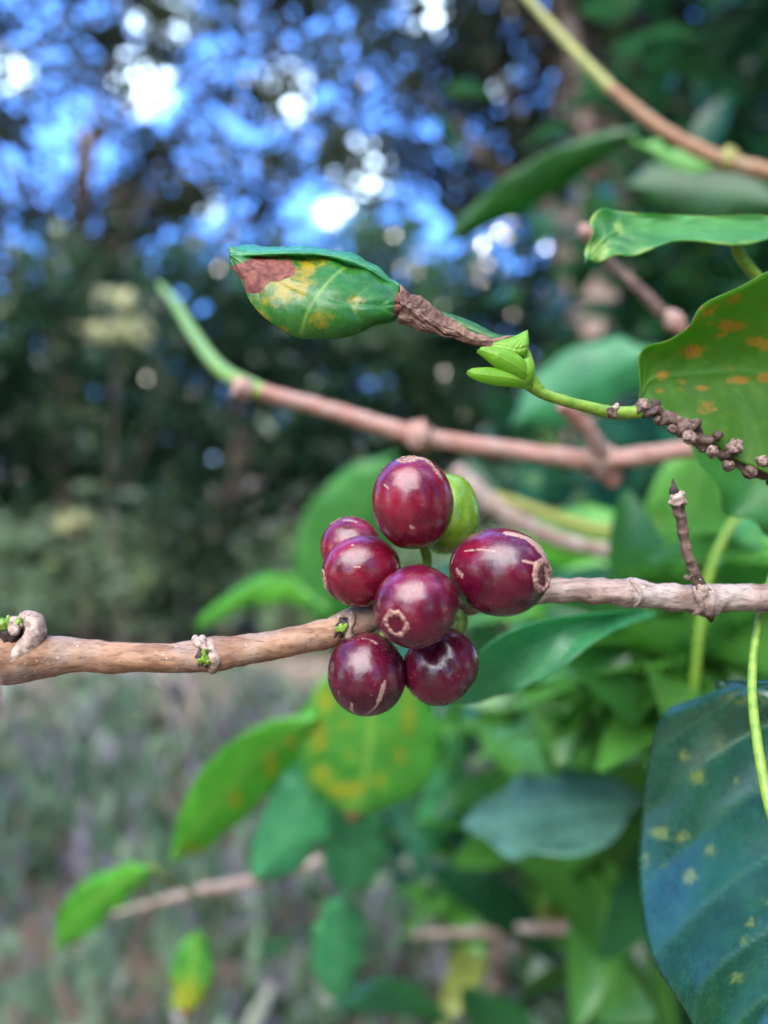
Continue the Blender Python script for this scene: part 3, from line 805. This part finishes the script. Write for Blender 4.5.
# big underside leaf, right
def under_st():
    return [((640, 404, .158), (639, 402, .158), (638, 399, .158)),
            ((662, 418, .156), (652, 380, .160), (645, 349, .158)),
            ((690, 432, .155), (690, 375, .161), (680, 336, .157)),
            ((725, 450, .154), (735, 372, .161), (698, 311, .155)),
            ((768, 475, .153), (780, 375, .160), (735, 288, .153)),
            ((830, 500, .152), (840, 370, .160), (790, 262, .151)),
            ((900, 500, .152), (910, 380, .160), (870, 240, .150)),
            ((960, 420, .155), (962, 400, .156), (960, 380, .155))]
leaf('large green leaf seen from below with orange rust spots at the right edge', under_st(), LEAF_UNDER, GL, nu=110, nv=51, wave=.0005, wavef=4, relief=-.00018, seed=2.0,
     yspots=[(727, 325, 20, 7, .9), (755, 342, 14, 5, .9), (742, 380, 12, 5, .95), (702, 388, 12, 4, .9), (662, 375, 8, 6, .9), (706, 406, 10, 9, .7), (768, 346, 10, 5, .9), (692, 351, 18, 9, 1.1), (765, 378, 10, 5, .9), (735, 300, 12, 6, .8), (708, 312, 10, 5, .8), (770, 305, 8, 5, .6), (655, 355, 7, 5, .6), (720, 335, 9, 4, .8)] + [(random.uniform(650, 790), random.uniform(300, 430), random.uniform(3, 8), random.uniform(2, 4), random.uniform(.4, .8)) for _ in range(22)],
     dspots=[(686, 325, 6, 7, .85), (690, 350, 7, 5, .62), (706, 404, 5, 4, .5)])

# dark glossy leaf, bottom right
leaf('big dark glossy leaf with yellow spots and blue sheen at bottom right',
     [((722, 684, .180), (726, 681, .180), (730, 680, .180)),
      ((668, 712, .190), (765, 690, .168), (850, 690, .156)),
      ((648, 752, .192), (790, 730, .165), (930, 735, .146)),
      ((637, 815, .190), (800, 790, .160), (980, 800, .138)),
      ((636, 885, .181), (805, 860, .153), (990, 870, .132)),
      ((652, 955, .165), (800, 935, .140), (980, 950, .121)),
      ((684, 1015, .145), (780, 1010, .127), (930, 1040, .108)),
      ((720, 1110, .118), (725, 1120, .117), (735, 1125, .116))],
     LEAF_GLOSS, GL, nu=110, nv=61, wave=.0010, wavef=3, relief=.0009, seed=4.0, veins=7, vein_c=.2, vamp=.8,
     yspots=[(659, 832, 12, 8, .95), (697, 777, 11, 11, .95), (685, 756, 10, 8, .7), (682, 836, 8, 7, .8), (709, 851, 8, 8, .8), (690, 877, 9, 9, .8), (663, 866, 8, 6, .6), (752, 922, 7, 6, .8), (744, 943, 7, 8, .8), (738, 977, 8, 6, .8), (720, 745, 10, 14, .5), (737, 780, 6, 6, .6), (645, 860, 6, 10, .6), (740, 700, 30, 10, .5), (765, 900, 6, 8, .6)])

# ================================================================== KNOBBLY TWIG WITH THE HANGING SPOTTED LEAF
twig = thing('knobbly_twig', 'knobbly brown twig turning green and ending in a twisted half dead leaf', 'twig', P(768, 474, .156))
def knobs(u, a):
    return .16 * math.sin(u * 46 + 1.5 * math.sin(a)) + .14 * math.sin(a * 3 + u * 37)
ptube('woody_stem', [(634, 411, .1535), (655, 412, .154), (680, 426, .155), (710, 444, .156), (745, 460, .157), (790, 484, .158)], [6.2, 7, 8.2, 8.8, 9.5, 10.5], BARK_DARK, twig, nlen=160, nseg=28, rough=.5, rs=520, knob=knobs)
for k, (x, y, r) in enumerate(((643, 405, 7), (655, 404, 5), (658, 420, 5), (690, 437, 7.5), (696, 424, 6), (712, 452, 6.5), (735, 446, 8), (728, 466, 6), (750, 472, 7), (762, 462, 6.5), (672, 429, 5), (718, 436, 5))):
    link('bud_scar', blob_mesh('bud_scar', P(x, y, .1535), [r * .154 / FPX, r * .154 / FPX, r * .8 * .154 / FPX], (random.uniform(-.5, .5), -.6, random.uniform(-.8, .8)), rough=.38, rs=1000, seed=k * 3.1),
         KNOB if k in (0, 5, 6, 3, 9) else BARK_DARK, twig)
ptube('green_stem', [(523, 377, .1495), (540, 392, .1503), (565, 401, .151), (592, 408, .152), (615, 413, .1528), (640, 412, .1535)], [8.5, 5.8, 5.5, 6, 6.8, 6.5], GREENSTEM, twig, nlen=70, nseg=20, rough=.05)
link('dark_bud', blob_mesh('dark_bud', P(612, 413, .1495), [.00085, .00085, .0013], (-.6, 0, .8), rough=.5, rs=900), BARK_DARK, twig)
link('dark_bud', blob_mesh('dark_bud', P(616, 408, .1495), [.0007, .0007, .0009], (.4, 0, .8), rough=.5, rs=900), PAPER, twig)

# young leaves
YL = mat_leaf('leaf_young', (.13, .30, .02), (.2, .38, .03), (.3, .48, .08), rough=.35, tf=.4)
def part_leaf(name, st, mat, par, **k):
    me, M, N = leaf_mesh(name, st, **k)
    return link(name, me, mat, par), M, N
part_leaf('young_leaf', [((530, 388, .149), (531, 386, .149), (532, 384, .149)), ((512, 385, .1475), (513, 379, .1465), (514, 374, .1475)), ((492, 383, .146), (491, 376, .145), (492, 370, .146)), ((475, 377, .145), (474, 374, .1445), (475, 370, .145)), ((468, 371, .1445), (467, 371, .1445), (468, 370, .1445))],
          YL, twig, nu=50, nv=21, relief=.0001, thick=.0005)
part_leaf('young_leaf', [((530, 384, .1485), (531, 380, .1485), (533, 377, .1485)), ((514, 376, .147), (517, 367, .146), (521, 360, .147)), ((497, 366, .146), (500, 358, .145), (506, 352, .146)), ((484, 355, .1455), (485, 352, .145), (488, 349, .1455)), ((478, 350, .145), (478, 350, .145), (479, 350, .145))],
          YL, twig, nu=50, nv=21, relief=.0001, thick=.0005)
link('green_bud', blob_mesh('green_bud', P(526, 372, .148), [.0016, .0012, .0028], (.25, 0, 1), rough=.12, rs=500), YL, twig)

# the hanging leaf: oval curled blade, dried twist, green base
def crk(G, U, V, N):
    G = G.copy()
    nu, nv = U.shape
    for i in range(nu):
        for j in range(nv):
            p = G[i, j]
            u_, v_ = U[i, j], V[i, j]; tp = (1 - .55 * u_)
            G[i, j] += N[i, j] * .0009 * tp * fbm((u_ * 2.2, v_ * 1.9 + u_ * 2.5, .3), 1.0, 4, 5) + N[i, j] * .00035 * fbm(p, 650, 3, 5) + Up * .0007 * tp * fbm((u_ * 5, v_ * .8, .7), 1.0, 3, 2)
    return G
hang, _, _ = part_leaf('leaf_blade', [
    ((231, 262, .1465), (229, 256, .1465), (229, 250, .147)),
    ((241, 286, .1445), (243, 265, .1445), (240, 246, .149)),
    ((254, 306, .1435), (268, 275, .1435), (264, 247, .1505)),
    ((272, 324, .1430), (296, 288, .1425), (292, 248, .151)),
    ((300, 340, .1435), (326, 297, .1425), (322, 251, .151)),
    ((336, 338, .1445), (352, 303, .1432), (350, 260, .1505)),
    ((368, 331, .1455), (376, 305, .1442), (376, 271, .150)),
    ((392, 321, .1470), (397, 304, .1460), (394, 284, .149)),
    ((404, 314, .1480), (405, 303, .1475), (403, 290, .1485))],
    LEAF_HANG, twig, nu=150, nv=81, vlines=[[(301, 334), (306, 316), (317, 296), (334, 276), (352, 263), (362, 262)]], vamp=.25, midamp=0, wave=.0004, wavef=4, relief=.00032, seed=1.0, veins=6, vein_c=.2,
    yspots=[(288, 278, 38, 32, .72), (268, 300, 24, 16, .5), (322, 262, 16, 8, .5), (290, 300, 16, 16, .5), (262, 316, 14, 10, .7), (318, 320, 18, 14, .6), (355, 304, 11, 10, .6), (280, 330, 10, 6, .6), (308, 268, 10, 12, .9)],
    dspots=[(262, 271, 26, 13, 1.4), (284, 268, 15, 8, 1.2), (254, 284, 11, 10, 1.1), (400, 303, 5, 20, 1.2)])
hang['label'] = 'glossy green and yellow blade with a maroon dead patch at its tip'
# the rolled-over far margin (upper surface seen edge-on)
part_leaf('rolled_edge', [
    ((229, 262, .1466), (229, 254, .1466), (230, 246, .1466)),
    ((252, 258, .147), (252, 253, .1455), (252, 245, .150)),
    ((285, 257, .148), (285, 252, .1462), (285, 246, .152)),
    ((318, 257, .149), (318, 253, .1475), (320, 247, .152)),
    ((346, 264, .1495), (348, 259, .148), (352, 253, .1515)),
    ((370, 274, .1497), (372, 270, .1485), (375, 265, .150)),
    ((398, 290, .149), (399, 288, .149), (400, 285, .149))],
    LEAF_TEAL, twig, nu=90, nv=25, wave=.0002, relief=.0001, thick=.0004)
part_leaf('dry_twist', [
    ((397, 322, .1478), (400, 304, .1465), (400, 286, .1482)),
    ((410, 327, .1482), (415, 310, .1468), (419, 296, .1485)),
    ((430, 335, .1482), (434, 324, .147), (439, 312, .1485)),
    ((452, 341, .1485), (455, 333, .1472), (458, 324, .1487)),
    ((476, 345, .1487), (478, 340, .1477), (480, 334, .1488)),
    ((498, 346, .1488), (500, 342, .1482), (501, 337, .1489)),
    ((515, 343, .149), (517, 339, .1486), (517, 335, .149))],
    mat_leaf('leaf_dry', (.11, .05, .032), (.27, .15, .105), (.4, .28, .2), dead=(.07, .028, .02), rough=.65, tf=.12, tl=(.3, .12, .05)), twig,
    nu=190, nv=61, relief=0.0, crinkle=crk, seed=6, dspots=[(410, 298, 14, 8, .8), (450, 338, 12, 6, .7), (430, 310, 8, 8, .6), (488, 345, 14, 4, .7)], thick=.0004)
part_leaf('leaf_base', [
    ((438, 312, .152), (439, 311, .152), (440, 311, .152)),
    ((452, 325, .1515), (455, 320, .151), (456, 315, .152)),
    ((470, 336, .151), (474, 329, .1505), (476, 323, .152)),
    ((492, 345, .1505), (497, 338, .150), (498, 334, .151)),
    ((512, 350, .150), (516, 343, .1495), (517, 335, .1505))],
    LEAF_TOP, twig, nu=50, nv=21, relief=.0001)
part_leaf('leaf_base', [
    ((478, 346, .1492), (482, 343, .149), (490, 340, .149)),
    ((496, 353, .148), (504, 346, .147), (510, 337, .1485)),
    ((513, 357, .1475), (517, 349, .1465), (524, 331, .1485)),
    ((524, 356, .1475), (526, 347, .147), (528, 330, .1485)),
    ((528, 354, .1485), (529, 346, .1485), (529, 336, .149))],
    YL, twig, nu=50, nv=25, relief=.0002, dspots=[(484, 345, 10, 4, .9)])
ptube('petiole', [(526, 350, .149), (530, 362, .149), (530, 374, .149), (540, 391, .1503)], [3.6, 3.8, 4.4, 5.2], GREENSTEM, twig, nlen=30, nseg=16)

# ================================================================== MAIN FRUITING BRANCH
br = thing('coffee_branch', 'brown woody coffee branch crossing the picture and carrying the cherries', 'branch', P(-30, 662, .145))
main_pp = [(-60, 668, .143), (-20, 664, .144), (30, 658, .1445), (70, 655, .145), (115, 657, .1455), (165, 658, .1455), (200, 656, .1455), (212, 655, .1455), (240, 650, .1458), (285, 643, .147), (325, 634, .149), (345, 627, .150), (370, 617, .152),
           (415, 609, .1545), (470, 601, .1555), (530, 593, .1553), (560, 590, .155), (612, 592, .1545), (631, 593, .1545), (650, 595, .1545), (690, 599, .1545), (705, 600, .1545), (722, 598, .155), (780, 598, .156), (840, 600, .157)]
main_r = [21, 21.5, 22.5, 18, 15.5, 15, 16.5, 17.5, 15.5, 14.5, 14.5, 16, 15, 13, 13, 13, 12.5, 13, 15, 13, 14.5, 16.5, 14, 14, 14]
def bk(u, a):
    return .03 * math.sin(u * 150 + a * 2)
ptube('stem', main_pp[:13], main_r[:13], BARK, br, nlen=260, nseg=48, rough=.12, rs=240, knob=lambda u, a: .012 * math.sin(u * 90 + a * 2))
ptube('stem', main_pp[12:], main_r[12:], BARK_GREY, br, nlen=240, nseg=48, rough=.16, rs=300, knob=lambda u, a: .02 * math.sin(u * 110 + a * 2))

def arc_lip(name, cx, cy, d, r, a0, a1, w, mat, ax=(1, .1, 0), taper=.5, seed=0, depth=1.0, rough=.14, shift=(0, 0)):
    """a ridge wrapped part of the way round the branch at a node; angles in the plane across the branch, 0 = towards the viewer, 90 = up"""
    pts, rad = [], []
    n = 11
    for i in range(n):
        t_ = i / (n - 1)
        a = math.radians(a0 + (a1 - a0) * t_)
        rr = r * d / FPX
        p = P(cx + shift[0] * t_, cy + shift[1] * t_, d) - Fw * rr * math.cos(a) * depth + Up * rr * math.sin(a) + Rt * .0005 * math.sin(3 * a + seed)
        pts.append(p)
        rad.append(w * d / FPX * (1 - taper * abs(2 * t_ - 1) ** 2) * (1 + .1 * math.sin(i * 1.3 + seed)))
    return tube(name, pts, rad, mat, br, nlen=60, nseg=18, rough=rough, rs=700, seed=seed)

def buds(x, y, d, lst):
    ms = []
    for k, (dx, dy, r, h, ax) in enumerate(lst):
        ms.append(blob_mesh('b', P(x + dx, y + dy, d), [r * d / FPX, r * d / FPX, h * d / FPX], ax, rough=.25, rs=1200, point=.6, nu=20, nv=14, seed=k))
    link('bud', join_meshes('bud', ms), BUD, br)

# node at x 205
arc_lip('node_ridge', 196, 653, .1455, 15, 95, 5, 5, PAPER, seed=1, shift=(14, 0))
arc_lip('node_ridge', 214, 655, .1455, 15, 70, -85, 6, PAPER, seed=2, shift=(3, 0))
arc_lip('node_ridge', 196, 655, .1455, 17, 110, 55, 3.5, BARK_GREY, seed=3, shift=(10, 0))
link('leaf_scar', blob_mesh('leaf_scar', P(205, 656, .1428), [.0017, .0009, .0021], (.2, 0, 1), rough=.4, rs=900), DARKSCAR, br)
buds(205, 658, .1418, [(0, 0, 4, 6.5, (0, -.4, 1)), (-5, 3, 3, 4.5, (-.3, -.5, .7)), (3, 4, 3, 4, (.3, -.6, .4)), (-1, -6, 2.4, 4, (.1, -.3, 1))])
# node next to the cherries
arc_lip('node_ridge', 334, 630, .1495, 13, 95, 5, 4.5, PAPER, seed=4, shift=(14, 2))
arc_lip('node_ridge', 350, 626, .150, 14, 80, -85, 4.5, PAPER, seed=5, shift=(2, 5))
arc_lip('node_ridge', 340, 628, .150, 17, 0, -80, 2.6, DARKSCAR, seed=6, shift=(-8, 0))
link('leaf_scar', blob_mesh('leaf_scar', P(343, 628, .1475), [.0017, .001, .0020], (.3, 0, 1), rough=.4, rs=900), DARKSCAR, br)
buds(342, 628, .1463, [(0, 0, 5, 5, (-.3, -.5, .8)), (-4, 1, 3, 4, (-.6, -.5, .4)), (4, -2, 2.6, 4, (.3, -.4, .8))])
# node at the left border
arc_lip('node_ridge', 18, 650, .1425, 26, 40, 140, 6, PAPER, seed=7, shift=(0, 0), depth=.4, rough=.5)
ptube('bark_flap', [(-8, 672, .1428), (14, 660, .1422), (30, 644, .1424), (36, 630, .143), (32, 620, .1438), (22, 616, .1445)], [7, 10, 10.5, 10, 9, 5], PAPER, br, nlen=70, nseg=20, rough=.15, rs=500)
link('leaf_scar', blob_mesh('leaf_scar', P(12, 632, .1435), [.003, .0015, .0022], (1, 0, 0), rough=.4, rs=900), DARKSCAR, br)
buds(10, 622, .1425, [(-8, 2, 6, 8, (-.5, -.2, .8)), (0, 0, 4.5, 8, (-.1, -.2, 1)), (8, 2, 4.5, 8, (.4, -.2, .9)), (-14, -6, 5, 9, (-.3, -.2, 1)), (4, 7, 5, 5, (.2, -.6, .4))])
ptube('dead_sprig', [(-26, 650, .139), (-12, 668, .120), (-6, 700, .107), (-12, 750, .10)], [7, 8, 8, 6], BARK_PINK, br, rough=.2, rs=300)
# nodes on the right
arc_lip('node_ridge', 631, 593, .1545, 14.5, 90, -70, 2.6, BARK_GREY, seed=8, shift=(4, 0))
arc_lip('node_ridge', 692, 599, .1545, 15, 60, -80, 3.2, BARK_GREY, seed=9, shift=(2, 0))
link('leaf_scar', blob_mesh('leaf_scar', P(703, 592, .152), [.0014, .001, .0016], (.2, 0, 1), rough=.5, rs=900), PAPER, br)
link('leaf_scar', blob_mesh('leaf_scar', P(708, 609, .1525), [.0024, .0012, .0014], (1, 0, .2), rough=.6, rs=800), BARK_DARK, br)
# upright dry stub
ptube('dry_stub', [(704, 594, .1535), (697, 578, .153), (689, 560, .1527), (684, 538, .1523), (680, 514, .152), (677, 500, .152)], [7.5, 5.5, 5, 4.8, 5.6, 6.2], BARK_DARK, br, nlen=120, nseg=26, rough=.35, rs=500, knob=lambda u, a: .1 * math.sin(a * 4 + 1.5 * math.sin(u * 6)) + .05 * math.sin(u * 50))
link('stub_knob', blob_mesh('stub_knob', P(679, 500, .1512), [.0015, .0013, .0014], (0, 0, 1), rough=.55, rs=900), PAPER, br)
link('stub_tip', blob_mesh('stub_tip', P(674, 490, .152), [.0009, .0009, .0022], (-.15, 0, 1), rough=.3, rs=900, point=1.0), DARKSCAR, br)
link('stub_bud', blob_mesh('stub_bud', P(688, 578, .1515), [.0006, .0006, .0008], (-1, 0, .3), rough=.4, rs=900), BARK_DARK, br)
# green fruit stalks rising from the node to the cherries
for pp, rr in (([(418, 606, .153), (424, 585, .152), (427, 562, .1505), (424, 545, .149)], [5, 5, 5, 5]),
               ([(430, 604, .153), (445, 595, .150), (462, 585, .149)], [5, 4.5, 4]),
               ([(440, 606, .153), (462, 618, .151), (458, 634, .150)], [6, 5.5, 5]),
               ([(400, 610, .153), (388, 625, .151), (380, 645, .149)], [5, 5, 5]),
               ([(405, 606, .154), (395, 590, .153), (380, 580, .151)], [5, 5, 4])):
    ptube('fruit_stalk', pp, rr, GREENSTEM, br, nlen=24, nseg=14, rough=.12, rs=700)

# ================================================================== CHERRIES
def cherry(label, cx, cy, d, rx, ry, axis, mat, marks=(), long=1.0, bilobe=0.0, ring=1.0, seed=0.0, pit=True, rot=0.0, show_ring=True):
    """axis: calyx direction as (right, up, toward viewer). rx along/perp radii in px: ry = radius across the axis, rx = half length along it"""
    c = P(cx, cy, d)
    # local viewing frame at the cherry
    vw = (CAM - c) / np.linalg.norm(CAM - c)
    r_ = Rt - vw * (Rt @ vw); r_ /= np.linalg.norm(r_)
    u_ = np.cross(vw, r_)
    B = np.stack([r_, u_, vw], 1)
    a = np.array(axis, float); a /= np.linalg.norm(a)
    aw = B @ a
    k = d / FPX
    La, Lr = rx * k, ry * k
    z = aw; x = np.cross([0.2, .1, .97] if abs(aw[2]) < .9 else [1, 0, 0], z); x /= np.linalg.norm(x); y = np.cross(z, x)
    nu, nv = 190, 120
    th = np.linspace(0, math.pi, nv)
    ph = np.arange(nu) * 2 * math.pi / nu
    TH, PH = np.meshgrid(th, ph, indexing='ij')
    Rr = Lr * np.sin(TH) ** .96
    Z = La * np.cos(TH)
    # shallow calyx dimple and flattened end
    rho = np.sin(TH) * (np.cos(TH) > 0) + (np.cos(TH) <= 0)
    Z = Z - La * .05 * np.exp(-(rho / .25) ** 2)
    rho2 = np.sin(TH) * (np.cos(TH) < 0) + (np.cos(TH) >= 0)
    Z = Z + La * .04 * np.exp(-(rho2 / .22) ** 2)
    Rr = Rr * (1 + .018 * np.cos(2 * PH + seed) * np.sin(TH))       # two-seeded fruit is a little flattened
    if bilobe:
        Rr = Rr * (1 - bilobe * np.exp(-((np.cos(TH) - .0) / .16) ** 2) * (.5 + .5 * np.cos(PH - rot)))
    V = (x[None, None] * (Rr * np.cos(PH))[..., None] + y[None, None] * (Rr * np.sin(PH))[..., None] + z[None, None] * Z[..., None]).reshape(-1, 3)
    sc = np.array([1 + .022 * fbm(v + c, 130, 2, seed) + .004 * fbm(v + c, 600, 2, seed) for v in V])
    V = V * sc[:, None]
    vn = V / np.linalg.norm(V, axis=1)[:, None]
    cp = (vn @ B)      # camera-frame direction
    # marks in px offsets: polylines ((x,y),(x,y)...), width
    mk = np.zeros(len(V))
    rpx = (rx + ry) / 2
    for (pl, w, s) in marks:
        q = []
        for (mx, my) in pl:
            ox, oy = (mx - cx) / rpx, -(my - cy) / rpx
            l = math.hypot(ox, oy)
            if l > .98: ox, oy = ox / l * .98, oy / l * .98
            q.append((ox, oy, math.sqrt(max(0, 1 - ox * ox - oy * oy))))
        q = np.array(q)
        if len(q) > 1: q = catmull(q, 30)
        q /= np.linalg.norm(q, axis=1)[:, None]
        dist = np.min(np.linalg.norm(cp[:, None, :] - q[None], axis=2), axis=1)
        mk = np.maximum(mk, s * np.clip(1.5 - dist / (w / rpx), 0, 1))
    F = []
    for i in range(nv - 1):
        for j in range(nu):
            j2 = (j + 1) % nu
            F.append((i * nu + j, (i + 1) * nu + j, (i + 1) * nu + j2, i * nu + j2))
    # object local coordinates: put the mesh in the calyx frame so streaks follow the axis
    R3 = np.stack([x, y, z], 1)
    root = thing('coffee_cherry', label, 'coffee cherry', c, 'coffee cherries in the cluster')
    def local(vs): return np.asarray(vs) @ R3
    M4 = Matrix(((*R3[0], 0), (*R3[1], 0), (*R3[2], 0), (0, 0, 0, 1)))
    def put(name, V_, F_, mt, at=None):
        me = mesh(name, V_, F_)
        if at is not None: fattr(me, 'mark', at)
        if mt: me.materials.append(mt)
        me.polygons.foreach_set('use_smooth', np.ones(len(me.polygons), bool))
        o = bpy.data.objects.new(name, me); COL.objects.link(o); o.parent = root
        o.matrix_local = M4
        return o
    put('skin', local(V), F, mat, mk)
    if show_ring:
        # calyx scar: a raised corky ring and a sunken centre
        zt = La * (.955)
        R0 = Lr * .25 * ring; rr = Lr * .038 * ring
        Vr, Fr = [], []
        n1, n2 = 72, 14
        for i in range(n1):
            a1 = 2 * math.pi * i / n1
            wob = 1 + .13 * noise.noise(Vector((math.cos(a1) * 1.6 + seed, math.sin(a1) * 1.6, seed)))
            rw = rr * (1 + .7 * noise.noise(Vector((math.cos(a1) * 3, math.sin(a1) * 3, seed + 4))) + .06 * noise.noise(Vector((math.cos(a1) * 7, math.sin(a1) * 7, seed + 4))))
            zz = zt - La * .5 * (R0 * wob / Lr) ** 2 - La * .05 * math.exp(-((R0 / Lr) / .25) ** 2) + La * .045
            for j in range(n2):
                a2 = 2 * math.pi * j / n2
                rad = R0 * wob + rw * 1.5 * math.cos(a2)
                Vr.append((rad * math.cos(a1), rad * math.sin(a1), zz + rw * .8 * math.sin(a2) - (rad - R0) * .22))
        for i in range(n1):
            for j in range(n2):
                i2, j2 = (i + 1) % n1, (j + 1) % n2
                Fr.append((i * n2 + j, i2 * n2 + j, i2 * n2 + j2, i * n2 + j2))
        put('calyx_ring', Vr, Fr, SCAR)
        if pit:
            Vd, Fd = [], []
            n3 = 8
            for i in range(n3 + 1):
                f = i / n3
                for j in range(32):
                    a1 = 2 * math.pi * j / 32
                    rad = R0 * .92 * f
                    h = zt - La * .028 + La * .020 * math.cos(f * math.pi * 2.2) + La * .012 * noise.noise(Vector((math.cos(a1) * f * 3, math.sin(a1) * f * 3, seed)))
                    Vd.append((rad * math.cos(a1), rad * math.sin(a1), h))
            for i in range(n3):
                for j in range(32):
                    j2 = (j + 1) % 32
                    Fd.append((i * 32 + j, (i + 1) * 32 + j, (i + 1) * 32 + j2, i * 32 + j2))
            put('calyx_pit', Vd, Fd, PIT)
    return root

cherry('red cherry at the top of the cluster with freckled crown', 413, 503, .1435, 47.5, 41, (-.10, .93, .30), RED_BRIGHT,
       [([(425, 463), (434, 470), (440, 476)], 5, .62), ([(408, 461), (424, 462)], 7, .7), ([(412, 527), (413, 528)], 3.2, .7), ([(399, 479), (401, 480)], 1.2, .9), ([(385, 485), (389, 489)], 1, .9)], seed=1.0, ring=.95)
cherry('largest cherry lying sideways at right with a tan scar strip and ring', 499, 572, .1425, 52.5, 44, (.78, -.06, .52), RED,
       [([(509, 532), (522, 537), (535, 547), (545, 558)], 4.6, 1.3), ([(526, 540), (538, 556)], 4, 1.1), ([(540, 560), (541, 594)], 5, 1.1), ([(464, 550), (478, 549), (495, 551)], .9, 1.2), ([(451, 554), (449, 562)], 1.4, 1.1), ([(456, 570), (460, 576)], 3.2, .72), ([(521, 562), (530, 564), (538, 560)], 1.3, 1.1), ([(516, 534), (546, 552)], 3, 1)], seed=2.0, ring=1.25)
cherry('cherry half hidden behind at the far left of the cluster', 352, 549, .1585, 33, 30, (-.5, .8, -.2), RED_BRIGHT, [([(344, 521), (356, 522)], 1.6, .8)], seed=3.0)
cherry('round cherry in front at the left of the cluster', 362, 571, .1475, 40.5, 35, (-.92, -.2, .15), RED_BRIGHT,
       [([(323, 572), (326, 586), (333, 596)], 1.8, 1.0), ([(354, 567), (360, 567)], 1, .9), ([(352, 545), (353, 545)], 1.4, .8)], seed=4.0)
cherry('cherry in the middle of the cluster with its ring scar facing the viewer', 416, 606, .1375, 43, 42, (-.47, -.42, .78), RED,
       [([(393, 612), (384, 622)], 2, .6)], seed=5.0, ring=1.08)
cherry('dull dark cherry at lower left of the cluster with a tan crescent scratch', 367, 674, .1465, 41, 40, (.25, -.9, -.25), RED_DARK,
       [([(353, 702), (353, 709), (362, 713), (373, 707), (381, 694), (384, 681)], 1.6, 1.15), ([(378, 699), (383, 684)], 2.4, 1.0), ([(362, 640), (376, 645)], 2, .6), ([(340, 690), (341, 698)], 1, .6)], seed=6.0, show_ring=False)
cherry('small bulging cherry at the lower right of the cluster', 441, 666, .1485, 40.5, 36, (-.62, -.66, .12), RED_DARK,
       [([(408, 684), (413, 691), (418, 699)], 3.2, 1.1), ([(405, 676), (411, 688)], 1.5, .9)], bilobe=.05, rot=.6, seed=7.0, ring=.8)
cherry('unripe green cherry hidden behind the top cherry', 447, 514, .1580, 41, 32, (.1, .95, -.2), GREENCH, seed=8.0, show_ring=False)
